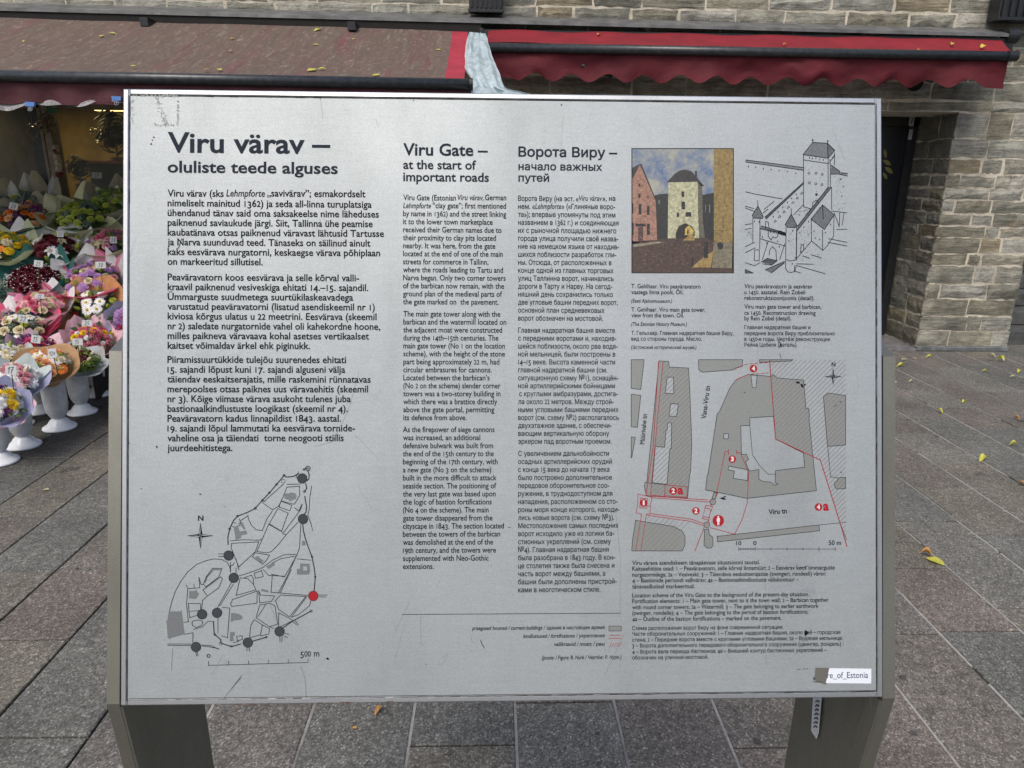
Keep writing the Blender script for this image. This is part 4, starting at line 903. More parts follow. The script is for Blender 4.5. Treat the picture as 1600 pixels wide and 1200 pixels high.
for x, hgt in ((672, 10), (768, 10), (861, 6), (955, 8), (1048, 8), (1142, 12), (1237, 10)): bl.line(t2([(x, 1154-hgt), (x, 1154+hgt)]), .8)
for k in range(1, 10): bl.line(t2([(672+9.6*k, 1149), (672+9.6*k, 1159)]), .7)
for c_ in ((520, 877), (485, 1012)): bl.ring(t2([c_])[0], 4.6, .7)
bl.done(stuff=True)
rl = Print('map_fortification_lines', REDP, .00034)
for s_, w_ in (([(202, 55), (170, 560), (128, 840)], 1), ([(228, 58), (180, 560), (155, 838), (240, 846)], .9), ([(240, 778), (372, 790), (368, 850), (238, 842), (240, 778)], .9),
    ([(80, 832), (160, 850), (162, 872), (150, 900)], .8), ([(82, 830), (78, 905), (70, 942), (103, 950), (68, 1165)], .8), ([(95, 855), (136, 858), (133, 915), (92, 912), (95, 855)], .8), ([(130, 955), (98, 1165)], .8), ([(136, 902), (157, 904), (150, 950), (135, 948)], .7),
    ([(160, 853), (495, 878), (508, 868)], .9), ([(160, 844), (360, 858), (490, 866)], .9), ([(152, 946), (400, 980), (470, 1008)], .9), ([(130, 950), (150, 958), (395, 992), (465, 1018)], .9),
    ([(612, 570), (612, 600)], .9), ([(612, 583), (592, 583), (535, 860)], .9), ([(660, 574), (660, 600)], .9), ([(660, 588), (683, 592), (730, 710), (722, 885), (690, 985), (648, 1067), (503, 1028)], .9), ([(470, 1025), (415, 1165)], 1),
    ([(478, 898), (518, 905), (510, 932), (500, 918), (474, 914), (478, 898)], .9), ([(463, 965), (500, 970), (496, 990), (486, 980), (459, 976), (463, 965)], .9), ([(474, 914), (462, 965)], .6), ([(508, 932), (497, 970)], .9), ([(860, 145), (855, 60)], .6),
    ([(852, 45), (888, 510), (1150, 633), (1265, 1000), (1306, 1140)], 1.2), ([(655, 162), (725, 132)], .9), ([(503, 890), (512, 900)], .9), ([(497, 980), (490, 1000)], .9)): rl.line(t2(s_), w_)
def dash(pr, a, b, n, w):
    for k in range(n):
        f0, f1 = k/n, (k+.6)/n; pr.line([(a[0]+(b[0]-a[0])*f0, a[1]+(b[1]-a[1])*f0), (a[0]+(b[0]-a[0])*f1, a[1]+(b[1]-a[1])*f1)], w)
A_ = t2([(650, 103), (705, 74), (735, 70), (852, 60), (745, 130), (857, 121)]); dash(rl, A_[0], A_[1], 3, .9); dash(rl, A_[1], A_[2], 1, .9); dash(rl, A_[2], A_[3], 4, .9); dash(rl, A_[4], A_[5], 4, .9)
for c_, r_ in (((115, 884), 6), ((421, 931), 5.9), ((634, 628), 5.9), ((758, 97), 5.9), ((288, 814), 6.2), ((1139, 908), 5.9), ((552, 988), 9)): rl.circ(t2([c_])[0], r_)
rl.text('a', t2([(314, 0)])[0][0], t2([(347, 0)])[0][0], t2([(0, 832)])[0][1], 12.5, .04); rl.text('a', t2([(1166, 0)])[0][0], t2([(1200, 0)])[0][0], t2([(0, 927)])[0][1], 12.8, .04)
rl.done(stuff=True)
wl = Print('map_number_lettering', PALEP, .00045)
for c_, d_ in (((115, 884), '1'), ((421, 931), '2'), ((634, 628), '3'), ((758, 97), '4'), ((288, 814), '2'), ((1139, 908), '4')):
    x, y = t2([c_])[0]; w = 1.4 if d_ == '1' else 2.5; wl.text(d_, x-w, x+w, y+3.1, 6.0, .045, old=False)
x, y = t2([(552, 988)])[0]; wl.circ((x, y-6.1), 1.35, 12); wl.poly([(x-2.3, y-4.4), (x+2.3, y-4.4), (x+2.5, y+1.2), (x+1.6, y+1.2), (x+1.5, y+7.2), (x+.35, y+7.2), (x, y+1.6), (x-.35, y+7.2), (x-1.5, y+7.2), (x-1.6, y+1.2), (x-2.5, y+1.2)])
wl.done(stuff=True)
ml = Print('map_lettering', INK, .00036)
x, y = t2([(119, 541)])[0]; ml.text('Müürivahe tn', x, 47, y, 6.6, .012, rot=radians(85))
x, y = t2([(479, 393)])[0]; ml.text('Vana-Viru tn', x, 52, y, 6.9, .012, rot=radians(82.5))
x, y = t2([(848, 951)])[0]; ml.text('Viru tn', x, 28.5, y, 6.9, .02, rot=radians(4))
for s_, xa, xb in (('10', 656, 687), ('0', 757, 776), ('50 m', 1199, 1271)): ml.text(s_, t2([(xa, 0)])[0][0], t2([(xb, 0)])[0][0], t2([(0, 1131)])[0][1], 6.6, .01, old=s_ != '50 m')
ml.text('N', *[t2([(q_, 0)])[0][0] for q_ in (1216, 1238)], t2([(0, 84)])[0][1], 5.6, .03); star(*t2([(1225, 144)])[0], 12.6, ml, None)
ml.done()

# ---- line drawing of the gate castle
t3 = T(5.216, 1150, 210)
cs_ = Print('castle_drawing', INK, .0003)
for s_ in ([(545, 165), (625, 65), (745, 72), (805, 130), (750, 195), (545, 165)], [(745, 72), (750, 195)], [(625, 65), (622, 40), (630, 48), (622, 50)], [(745, 72), (745, 48), (752, 56), (745, 58)], [(550, 168), (550, 590)], [(750, 195), (750, 435)], [(802, 150), (802, 250)], [(768, 232), (768, 430)],
    [(550, 208), (752, 238), (805, 172)], [(550, 590), (615, 608)], [(550, 572), (470, 655)], [(78, 208), (548, 270)], [(78, 225), (548, 292)], [(850, 312), (908, 318)], [(842, 325), (908, 340)], [(775, 250), (845, 300), (840, 322), (772, 325)], [(78, 468), (160, 488), (375, 525)],
    [(550, 390), (235, 675)], [(550, 402), (245, 690)], [(778, 430), (495, 790)], [(750, 430), (500, 750)], [(778, 430), (780, 615)], [(780, 625), (905, 640)], [(132, 658), (178, 583), (222, 670), (215, 685), (140, 682), (132, 658)], [(178, 583), (176, 540)], [(137, 685), (137, 880)], [(195, 690), (193, 935)], [(152, 940), (190, 942), (188, 1030), (148, 1028), (152, 940)],
    [(400, 735), (450, 650), (498, 745), (480, 760), (420, 757), (400, 735)], [(450, 650), (450, 605)], [(408, 755), (403, 1090), (420, 1120), (450, 1125), (475, 1118), (478, 1070)], [(493, 755), (490, 1025)], [(408, 1020), (440, 1032), (490, 1022)], [(205, 745), (395, 800), (408, 825)], [(200, 770), (260, 782)], [(195, 850), (400, 910)], [(240, 710), (262, 715), (268, 760)], [(240, 710), (240, 765)],
    [(262, 780), (345, 795), (338, 830), (325, 845), (300, 835), (285, 860), (262, 830), (262, 780)], [(270, 985), (275, 940), (298, 915), (325, 945), (330, 1025)], [(262, 870), (215, 1020)], [(398, 890), (355, 1020)], [(610, 690), (705, 575), (800, 655), (720, 775), (610, 690)], [(705, 575), (710, 690)], [(612, 695), (615, 868), (708, 945), (745, 905), (795, 830), (798, 660)], [(705, 780), (706, 940)],
    [(615, 868), (495, 1010)], [(490, 1068), (480, 1115), (525, 1130)], [(490, 1068), (725, 1135)], [(495, 1055), (630, 1058)], [(495, 800), (492, 1020)], [(205, 1040), (255, 1010), (335, 1030), (290, 1065), (215, 1055)], [(235, 1105), (395, 1035)], [(285, 1130), (395, 1045)], [(75, 915), (150, 880)], [(75, 965), (155, 925)], [(75, 1045), (150, 1070), (195, 1045)], [(75, 1100), (140, 1130), (75, 1130), (75, 1100)],
    [(622, 600), (625, 555), (655, 535), (675, 560)], [(755, 850), (905, 880)], [(750, 880), (905, 910)], [(800, 640), (842, 755)], [(845, 640), (842, 740)], [(880, 640), (865, 740)], [(75, 585), (145, 605)], [(75, 600), (145, 625)], [(195, 760), (197, 830)], [(525, 960), (530, 905), (552, 895), (548, 950), (525, 960)], [(480, 1010), (488, 1000)], [(75, 735), (130, 728)], [(75, 775), (125, 765)], [(820, 775), (905, 772)], [(540, 990), (600, 1010)], [(610, 980), (690, 1005)], [(230, 610), (310, 545)], [(220, 640), (260, 610)]):
    cs_.line(t3(s_), .95)
for poly_, dx, dy, g_, w_ in (([(545, 165), (625, 65), (745, 72), (750, 195)], -.7, 1, 1.15, .5), ([(745, 72), (805, 130), (750, 195)], .5, 1, 1.1, .5), ([(132, 658), (178, 583), (222, 670), (215, 685), (140, 682)], -.3, 1, 1.1, .6), ([(400, 735), (450, 650), (498, 745), (480, 760), (420, 757)], -.3, 1, 1.1, .6),
    ([(610, 690), (705, 575), (800, 655), (720, 775)], 1, .9, 1.2, .45), ([(205, 745), (395, 800), (408, 830), (200, 770)], -.2, 1, 1.1, .6), ([(78, 208), (548, 270), (548, 292), (78, 225)], -.3, 1, 1.3, .5), ([(550, 388), (235, 672), (243, 692), (550, 404)], 1, .2, 1.0, .5), ([(778, 430), (750, 430), (500, 745), (497, 790)], 1, .1, 1.1, .5),
    ([(775, 250), (845, 300), (840, 322), (772, 325)], -.4, 1, 1.1, .6), ([(850, 312), (908, 318), (908, 340), (842, 325)], -.4, 1, 1.1, .5), ([(205, 1040), (255, 1010), (335, 1030), (290, 1065)], 1, .4, 1.2, .7), ([(345, 782), (408, 800), (405, 828), (340, 808)], 1, .2, 1.0, .7), ([(235, 1105), (395, 1035), (395, 1050), (290, 1130)], .4, 1, 1.4, .7), ([(75, 1100), (140, 1130), (75, 1130)], 1, .2, 1.0, .5)):
    cs_.hatch([t3(poly_)], dx, dy, g_, w_)
random.seed(3)
def dots(lst, w=6, h=12):
    for x, y in lst: cs_.poly(t3([(x-w/2, y-h/2), (x+w/2, y-h/2+1), (x+w/2, y+h/2), (x-w/2, y+h/2-1)]))
dots([(102, 262), (160, 268), (222, 278), (286, 286), (350, 296), (416, 302), (487, 318), (598, 190), (622, 196), (650, 196), (682, 205), (710, 208), (765, 208), (785, 190), (798, 175), (655, 490), (635, 790), (645, 845), (680, 857), (728, 800), (770, 735), (215, 835), (340, 872), (250, 885), (352, 915), (150, 708), (188, 712), (460, 785), (430, 868), (458, 1055), (520, 800), (552, 755), (590, 710), (490, 488), (452, 522), (418, 556), (380, 595), (342, 632), (303, 672), (280, 795), (308, 798), (855, 365), (862, 505), (875, 425)], 7, 13)
for x, y in ((595, 316), (652, 316), (702, 326), (598, 395), (650, 402), (700, 410), (655, 490)): cs_.ring(t3([(x, y)])[0], 1.7, .7, 8)
for k in range(7): x, y = 318+k*36, 705-k*38; cs_.line(t3([(x-10, y+12), (x, y-8), (x+12, y+4), (x-8, y+12)]), .6)
for k in range(240):
    x, y = random.choice(((random.uniform(80, 480), random.uniform(240, 480)), (random.uniform(500, 700), random.uniform(890, 1030)), (random.uniform(560, 740), random.uniform(240, 600)), (random.uniform(500, 610), random.uniform(780, 900)), (random.uniform(80, 130), random.uniform(780, 840)), (random.uniform(790, 900), random.uniform(340, 620)), (random.uniform(410, 485), random.uniform(770, 1000)), (random.uniform(500, 600), random.uniform(600, 660))))
    l_ = random.uniform(1, 7); cs_.line(t3([(x, y), (x+l_, y+random.uniform(-2, 3))]), random.uniform(.3, .55))
cs_.done('ink drawing of a castle gate', stuff=True)

# ---- the small oil picture: a plain town scene in the same muted colours
def R(x0, y0, x1, y1): return [(x0, y0), (x1, y0), (x1, y1), (x0, y1)]
pcol = {}
def paint(name, col, lift, polys):
    a = tuple(c*.5 for c in col); b = tuple(min(1, c*1.15) for c in col)
    m = m_paint('oil_'+name, a, b, 260); q_ = Print('painting_area', m, lift)
    for pl_ in polys: q_.poly(pl_)
    return q_.done(stuff=True)
t4 = T(5.4545, 975, 220); X = lambda pts: t4(pts)
q_ = Print('painting_border', INK, .00018); q_.poly(R(986.6, 231.6, 1146.6, 427)); q_.done(stuff=True)
oil = m_paint('oil_sky', (.085, .14, .26), (.34, .34, .27), 42)
q_ = Print('painting_area', oil, .00024); q_.poly(R(988, 233, 1145.3, 340)); q_.done('painted cloudy sky')
paint('far_wall', (.030, .032, .030), .00028, [X([(250, 470), (300, 455), (380, 450), (680, 460), (770, 440), (770, 860), (250, 850)])])
paint('ground', (.075, .048, .038), .00031, [X([(70, 880), (280, 840), (380, 835), (700, 830), (765, 860), (925, 1090), (925, 1125), (70, 1125)])])
paint('sunlit_ground', (.33, .23, .08), .00034, [X([(500, 850), (560, 800), (605, 815), (600, 850)]), X([(575, 1080), (680, 990), (760, 940), (740, 1080)])])
paint('pale_path', (.26, .24, .17), .00034, [X([(75, 885), (280, 858), (345, 865), (230, 885), (80, 905)])])
paint('pink_house', (.34, .19, .135), .00034, [X([(72, 320), (140, 200), (270, 520), (282, 845), (85, 858), (72, 850)])])
paint('roofs', (.045, .040, .042), .00037, [X([(70, 230), (140, 195), (72, 330)]), X([(133, 200), (148, 196), (280, 520), (272, 522)]), X([(362, 355), (440, 275), (480, 252), (520, 245), (575, 262), (685, 388), (650, 385), (625, 350)]), X([(604, 258), (622, 258), (622, 310), (604, 300)])])
paint('pale_tower', (.46, .46, .30), .00036, [X([(378, 352), (628, 350), (632, 640), (640, 830), (602, 830), (600, 765), (575, 725), (520, 703), (470, 725), (442, 780), (440, 832), (372, 832)])])
paint('tower_shade', (.12, .115, .085), .00037, [X([(628, 352), (665, 380), (672, 700), (690, 830), (642, 828), (634, 640)])])
paint('gate_gloom', (.028, .024, .02), .00035, [X([(440, 832), (442, 775), (470, 722), (520, 700), (580, 722), (606, 780), (602, 812), (560, 800), (520, 832)])])
paint('glow', (.52, .38, .10), .00038, [X([(520, 745), (555, 722), (595, 765), (590, 800), (518, 805)])])
paint('ochre_wall', (.27, .195, .07), .00037, [X([(765, 70), (928, 72), (925, 865), (765, 862)])])
paint('wall_foot', (.20, .18, .12), .00037, [X([(762, 864), (924, 866), (920, 1085), (750, 1083)])])
paint('openings', (.022, .022, .024), .00041, [X(R(*r_)) for r_ in ((123, 365, 138, 392), (122, 450, 140, 488), (199, 465, 208, 487), (124, 540, 148, 628), (195, 555, 217, 632), (97, 706, 186, 730), (195, 708, 220, 800), (70, 530, 80, 620), (70, 700, 82, 805),
      (448, 612, 468, 650), (524, 608, 572, 648), (488, 520, 520, 585), (490, 432, 512, 480), (538, 755, 550, 795), (700, 560, 722, 610), (735, 570, 748, 610), (728, 680, 750, 710), (842, 640, 846, 740), (770, 765, 900, 769), (680, 865, 715, 1000), (575, 1000, 590, 1075))]+[X([(790, 880), (820, 862), (848, 885), (840, 925), (800, 925)])])
paint('door', (.09, .05, .045), .00041, [X(R(120, 732, 162, 860))])
paint('grey_panes', (.16, .16, .13), .00042, [X(R(*r_)) for r_ in ((692, 545, 699, 612), (723, 545, 734, 612), (294, 505, 304, 540))])
random.seed(8)
for nm_, a_, b_, box_, cnt_ in (('house', (.16, .08, .06), (.30, .18, .13), (80, 270, 560, 850), 60), ('wall', (.17, .13, .06), (.32, .25, .10), (768, 922, 90, 860), 110), ('foot', (.10, .09, .07), (.20, .18, .12), (755, 918, 870, 1080), 40), ('sky', (.20, .24, .30), (.42, .42, .34), (150, 755, 90, 300), 120)):
    q_ = Print('painting_strokes', m_paint('oil_'+nm_+'_strokes', a_, b_, 300), .000425 if nm_ != 'sky' else .00026)
    for k in range(cnt_):
        x, y = random.uniform(box_[0], box_[1]), random.uniform(box_[2], box_[3])
        if nm_ == 'house' and y < 300+(x-140)*2.3: continue
        a = random.gauss(-.3, .5) if nm_ == 'sky' else random.gauss(1.2, .8); l_ = random.expovariate(1/9)*(1.6 if nm_ == 'sky' else 1)
        q_.line(X([(x, y), (min(x+l_*cos(a), box_[1]+4), y+l_*sin(a))]), random.uniform(.2, .8))
    q_.done(stuff=True)
random.seed(5)
q_ = Print('painting_strokes', m_paint('oil_dabs', (.20, .12, .06), (.34, .24, .13), 300), .00044)
for k in range(130):
    x, y = random.uniform(80, 740), random.uniform(880, 1110); l_ = random.uniform(3, 16)
    if x > 560 and y > 930: continue
    q_.line(X([(x, y), (x+l_, y+random.uniform(-3, 3))]), random.uniform(.25, .7))
q_.done(); q_ = Print('painting_strokes', m_paint('oil_clouds', (.45, .43, .30), (.55, .53, .42), 200), .00027)
for k in range(0):
    c_ = random.choice(((400, 160), (240, 140), (480, 90), (640, 190), (300, 110), (230, 280))); x, y = random.gauss(c_[0], 45), random.gauss(c_[1], 15); l_ = random.uniform(8, 40)
    if x < 760 and x > 80 and y > 75: q_.line(X([(x, y), (min(758, x+l_), y-l_*.25)]), random.uniform(.6, 1.8))
q_.done(); q_ = Print('painting_strokes', m_paint('oil_stains', (.18, .17, .11), (.30, .28, .18), 300), .00043)
for k in range(70):
    x, y = random.uniform(385, 620), random.uniform(360, 690); q_.line(X([(x, y), (x+random.uniform(-8, 8), y+random.uniform(3, 16))]), random.uniform(.3, 1.0))
for k in range(60):
    x, y = random.uniform(770, 920), random.uniform(90, 1060); q_.line(X([(x, y), (x+random.uniform(-20, 20), y+random.uniform(-3, 3))]), random.uniform(.2, .6))
q_.done(stuff=True)

# ---- sticker, marks and wear
sk = Print('sticker', m_plain('sticker_white', (.74, .78, .84), .35, 0, .02), .0005); sk.poly([(1295.5, 1043.8), (1361.2, 1044.6), (1361, 1067.8), (1290, 1067.2)]); sk.done('white torn sticker with blue lettering')
sk = Print('sticker_lettering', m_print('blue_ink', (.02, .04, .10)), .0006); sk.text('re_of_Estonia', 1292, 1356, 1059.6, 8.6, .004, old=False); sk.done()
def jag(c, rx, ry, n=14, j=.35, rot=0): 
    return [(c[0]+(rx*cos(a)*cos(rot)-ry*sin(a)*sin(rot))*f, c[1]+(rx*cos(a)*sin(rot)+ry*sin(a)*cos(rot))*f) for a, f in ((2*pi*k/n, 1+random.uniform(-j, j)) for k in range(n))]
sk = Print('sticker_residue', m_print('old_sticker_backing', (.13, .125, .115), .8), .00045); sk.poly([(1274, 1043), (1296, 1043.5), (1290, 1067), (1283, 1067.5), (1271, 1062), (1273, 1055)])
for c_, a, b in (((1277, 1065), 7, 1.2), ((1289, 1068), 4, 1.2), ((1272, 1060), 2, 1.6), ((1248, 1046), 3, .7), ((1256, 1045), 2, .8), ((1261, 1045), 1.5, .8)): sk.poly(jag(c_, a, b))
sk.done(stuff=True)
mk = Print('dirt_marks', INK, .0005)
for c_, a, b, r_ in (((240.5, 214.5), 1.5, 1, 0), ((238.2, 219), 1.2, .8, .5), ((236.2, 225), 1, 2, .3), ((1259, 989), 3.2, 4.6, 0), ((313, 772), 2.2, .9, 0), ((245, 698), 1.1, 2.2, -.6), ((202, 692), .8, .8, 0), ((1246.5, 598), 3.4, 1.6, .2), ((1253, 603), 3.5, 1.6, 1), ((1257, 601), 1.6, 1.2, 0), ((1163, 613), 1.2, .7, 0), ((512, 1029), 2.5, 1.8, .3), ((221, 763.5), 1, .9, 0), ((877, 164), 1.4, .8, -.6), ((352, 792), .7, .7, 0),
    ((796, 824), 2, .5, 0), ((849, 826), .9, .5, 0), ((1254, 1001.5), 1, .6, 0), ((646, 157), .8, .8, 0), ((288, 396), .7, .7, 0), ((666, 1038), .9, .6, 0), ((692, 1026), .6, .6, 0), ((1211, 741), 1, .6, 0), ((1130, 779), 4.2, 1.4, .2), ((1132, 776), 3, .8, -.4), ((1314, 738), 1.6, .6, .8), ((1313, 628), 1.8, .5, -.6), ((1305, 634), 3, .4, -.5), ((201, 625), .9, 1.3, 0), ((201, 640), .9, .9, 0), ((200.5, 670), 1.4, .6, .8), ((700, 1093), .8, .6, 0), ((290, 1097), 1.2, .6, 0)): mk.poly(jag(c_, a, b, 12, .3, r_))
mk.line([(751, 1000), (753.5, 1007), (757, 1012.5)], 1.0); mk.line([(1215, 532), (1219, 536), (1220, 541)], 1.1); mk.line([(1218, 552), (1220, 560)], .7); mk.line([(284, 373), (279, 388)], 1.0); mk.line([(1248, 888), (1262, 884)], .8); mk.done(stuff=True)
sc_ = Print('scuffs', SCUFF, .0003)
for s_, w_ in (([(378, 1055), (350, 1091)], .9), ([(376, 1059), (362, 1076)], 1.6), ([(270, 1013), (268, 1047)], .6), ([(349, 1022), (331, 1055)], .3), ([(470, 1040), (477, 1062), (479, 1093)], .5), ([(561, 580), (545, 640), (520, 690), (490, 698)], .3), ([(555, 680), (595, 720)], .25), ([(640, 940), (618, 985)], .3), ([(657, 962), (658, 1010)], .3), ([(969, 960), (969, 870), (962, 800)], .3), ([(975, 990), (945, 1055)], .3), ([(1195, 880), (1197, 1040)], .3), ([(700, 1020), (690, 1040)], .3),
    ([(500, 150), (505, 185)], .3), ([(587, 186), (592, 200)], .35), ([(880, 180), (876, 240)], .2), ([(1300, 200), (1320, 250)], .2), ([(420, 940), (445, 1000)], .25), ([(735, 990), (738, 1005)], .35), ([(560, 760), (585, 800)], .2)): sc_.line(s_, w_)
random.seed(11)
for k in range(60):
    x, y = random.uniform(215, 1360), random.uniform(170, 1085); a = random.gauss(1.4, .5); l_ = random.expovariate(1/14); sc_.line([(x, y), (x+l_*cos(a), y+l_*sin(a))], random.uniform(.1, .25))
sc_.done(stuff=True)
rs = Print('glue_residue', RESID, .00026)
for k in range(150):
    e = random.random(); 
    if e < .3: c_ = (random.uniform(206, 279), 149+random.gauss(0, .8))
    elif e < .5: c_ = (278+random.gauss(0, .8), random.uniform(150, 195))
    elif e < .6: c_ = (207+random.gauss(0, .8), random.uniform(150, 192))
    elif e < .72: c_ = (random.uniform(240, 279), 196+random.gauss(0, 1.6))
    else: f_ = random.random(); c_ = (246+16*f_**1.5+random.gauss(0, 3), 150+46*f_)
    rs.poly(jag(c_, random.uniform(.5, 2.6), random.uniform(.4, 1.5), 9, .4, random.choice((0, 1.2))))
for k in range(40): rs.poly(jag((random.uniform(200, 222), random.uniform(693, 722)), .7, .6, 7, .4))
rs.done(stuff=True)
ru = Print('rust_spots', RUST, .0008)
for c_, a in (((372, 1100), 5), ((395, 1100), 6), ((420, 1099.5), 3), ((500, 1098), 5), ((540, 1097), 9), ((610, 1096), 6)): ru.poly(jag(c_, a, .8, 12, .3))
ru.done(stuff=True)
# dirt packed in the joint round the face
ed = Print('grime_line', m_print('grime', (.03, .026, .02), .9), .0002)
dj = lambda: random.uniform(.5, 1.5)
for (a, b) in (((204, 149.5), (1369, 162.2)), ((1369.5, 162), (1369.5, 1079)), ((198, 1094.6), (1369, 1080.2)), ((203.5, 149.5), (198, 1094))):
    n = 90
    for k in range(n):
        f0, f1 = k/n, (k+1)/n; 
        if random.random() < .985: ed.line([(a[0]+(b[0]-a[0])*f0, a[1]+(b[1]-a[1])*f0+random.uniform(-.4, .4)), (a[0]+(b[0]-a[0])*f1, a[1]+(b[1]-a[1])*f1+random.uniform(-.4, .4))], dj())
ed.done(stuff=True)
bpy.data.objects.remove(_to)

# paper strip with handwriting hanging behind the right post
a = thing('torn_poster_strip', 'narrow white torn paper strip with black scribble stuck to the right post', 'paper strip', (.44, .98, .8))
inx = .5*1+O_.x+.0015-.004
def onx(px, py, x=inx): d = ray(px, py); return CAM+d*(x/d.x)
st_ = [onx(*q__) for q__ in ((1271, 1088), (1284, 1088), (1279, 1145), (1276, 1154), (1268, 1142))]
mb = MB().prism(st_, (-.0008, 0, 0)); mb.build('paper', PAPERW, a)
ik = MB(); 
for k in range(7):
    y0 = 1096+k*6.6; xo = 1277-(y0-1092)*.08
    pts = [onx(xo+dx, y0+dy, inx-.0022) for dx, dy in ((-2.5, 1), (.5, -1.6), (2.6, 1), (3, -.5))]
    for p0_, p1_ in zip(pts, pts[1:]): ik.tube([p0_, p1_], .0008, 5)
ik.build('handwriting', INK, a)

# ------------------------------------------------------------------ flowers
def petal_mats(name, c, v=.3): return m_plain(name, tuple(min(.85, q_*1.2) for q_ in c), .6, 0, v, 70, 0, .3)
def mk_rose(n=22):
    mb = MB(); random.seed(n)
    for k in range(n):
        a = k*2.4; f = k/n; r = .12+.75*f; h = .62-.42*f; w = .42+.25*f
        ca, sa = cos(a), sin(a)
        def pt(u, v_):
            x = (u-.5)*2*w*(.5+.5*v_) ; y = r*(.35+.65*v_)+.22*f*v_*v_-.18*(abs(u-.5)*2)**2*r; z = h*v_*(1-.25*f)+(.12*f*(1-v_))-.2*f
            return (x*ca-y*sa, x*sa+y*ca, z)
        mb.grid(2, 2, pt)
    return mb
def mk_daisy(n=17, cl=.27, droop=.1):
    mb = MB(); random.seed(n)
    for k in range(n):
        a = 2*pi*k/n+random.uniform(-.06, .06); ca, sa = cos(a), sin(a); L = random.uniform(.9, 1.04); dz = random.uniform(-.06, .08)
        def pt(u, v_):
            w = .17*sin(pi*min(1, .18+.8*v_))**.6; x = (u-.5)*2*w; y = cl*.7+(L-cl*.7)*v_; return (x*ca-y*sa, x*sa+y*ca, .12+dz*v_-droop*v_*v_)
        mb.grid(2, 3, pt)
    k0 = len(mb.v); mb.lathe([(cl, .08), (cl*.9, .2), (cl*.5, .27), (0.001, .28)], 12, 1); return mb
def mk_mum(rings=((1.0, 18, -.05), (.85, 16, .2), (.66, 13, .42), (.45, 9, .58), (.22, 5, .68))):
    mb = MB(); random.seed(2)
    for R_, n, z in rings:
        for k in range(n):
            a = 2*pi*(k+random.random()*.4)/n; ca, sa = cos(a), sin(a); w = .13
            p = lambda x, y, zz: (x*ca-y*sa, x*sa+y*ca, zz)
            mb.add([p(-w*.5, R_*.25, z*.6), p(w*.5, R_*.25, z*.6), p(w, R_*.75, z+.02), p(0, R_*1.02, z+.10), p(-w, R_*.75, z+.02)], [(0, 1, 2, 3, 4)])
    return mb
def mk_ruffle():
    mb = MB(); random.seed(4)
    for L_, (R_, z) in enumerate(((1, 0), (.8, .18), (.58, .32), (.33, .42))):
        mb.grid(22, 2, lambda u, v_: (R_*(.2+.8*v_)*(1+.12*sin(u*2*pi*7+L_))*cos(u*2*pi), R_*(.2+.8*v_)*(1+.12*sin(u*2*pi*7+L_))*sin(u*2*pi), z+.2*v_*sin(u*2*pi*9+L_*2)*v_+.12*v_))
    return mb
def mk_lily():
    mb = MB()
    for k in range(6):
        a = 2*pi*k/6; ca, sa = cos(a), sin(a)
        def pt(u, v_):
            w = .3*sin(pi*(.1+.88*v_))**.8; x = (u-.5)*2*w; y = .08+1.15*v_; z = .75*sin(v_*2.1)-.28*v_*v_*2-.15*abs(u-.5)*-1; return (x*ca-y*sa, x*sa+y*ca, z)
        mb.grid(2, 5, pt)
    for k in range(5): a = 2*pi*k/5; mb.tube([(0, 0, .1), (.2*cos(a), .2*sin(a), .75)], .025, 4, 1)
    return mb
def mk_cluster():                        # head of many tiny florets
    mb = MB(); random.seed(6)
    for k in range(60):
        d = Vector((random.gauss(0, 1), random.gauss(0, 1), abs(random.gauss(0, 1)))).normalized(); c_ = d*random.uniform(.75, 1); a = d.orthogonal().normalized()*.17; b = d.cross(a).normalized()*.17
        mb.add([c_+a, c_+b, c_-a, c_-b, c_+d*.08], [(0, 1, 4), (1, 2, 4), (2, 3, 4), (3, 0, 4)])
    return mb
def mk_bud():
    return MB().lathe([(0, -.3), (.28, -.1), (.36, .25), (.28, .7), (.08, 1.05), (.001, 1.1)], 10)
GEO = {'rose': mk_rose(), 'daisy': mk_daisy(), 'mum': mk_mum(), 'ruffle': mk_ruffle(), 'lily': mk_lily(), 'cluster': mk_cluster(), 'bud': mk_bud(), 'gerbera': mk_daisy(22, .3, .02)}
PC = {'white': (.74, .74, .72), 'cream': (.66, .60, .42), 'yellow': (.72, .52, .02), 'lime': (.38, .44, .07), 'pink': (.62, .16, .25), 'palepink': (.66, .36, .40), 'hotpink': (.52, .05, .16), 'lilac': (.40, .22, .46), 'purple': (.16, .03, .14), 'wine': (.10, .004, .014),
      'orange': (.72, .20, .03), 'peach': (.70, .40, .20), 'red': (.42, .02, .02), 'green': (.16, .24, .04), 'thistle': (.04, .055, .11), 'blue': (.28, .36, .58), 'sage': (.14, .20, .16)}
PM = {k: petal_mats(k+'_petals', c_) for k, c_ in PC.items()}; EYE = petal_mats('flower_eye', (.55, .40, .03))
HEADS = {}
def head(kind, col):
    if (kind, col) not in HEADS: HEADS[(kind, col)] = GEO[kind].mesh(kind, [PM[col], EYE], True)
    return HEADS[(kind, col)]
HN = {'rose': 'rose', 'daisy': 'daisy', 'mum': 'chrysanthemum', 'ruffle': 'carnation', 'lily': 'lily', 'cluster': 'floret_cluster', 'bud': 'bud', 'gerbera': 'gerbera'}
LEAFM = MB().grid(4, 2, lambda u, v_: (u, (v_-.5)*.5*sin(pi*min(1, u*.92+.04))**.8, .18*sin(pi*u)-.1*abs(v_-.5)))
PW = {}
def paper(key, c, t=.3): 
    if key not in PW: PW[key] = m_plain('wrap_'+key, tuple(min(.85, q_*1.22) for q_ in c), .65, 0, .12, 18, .006, t)
    return PW[key]
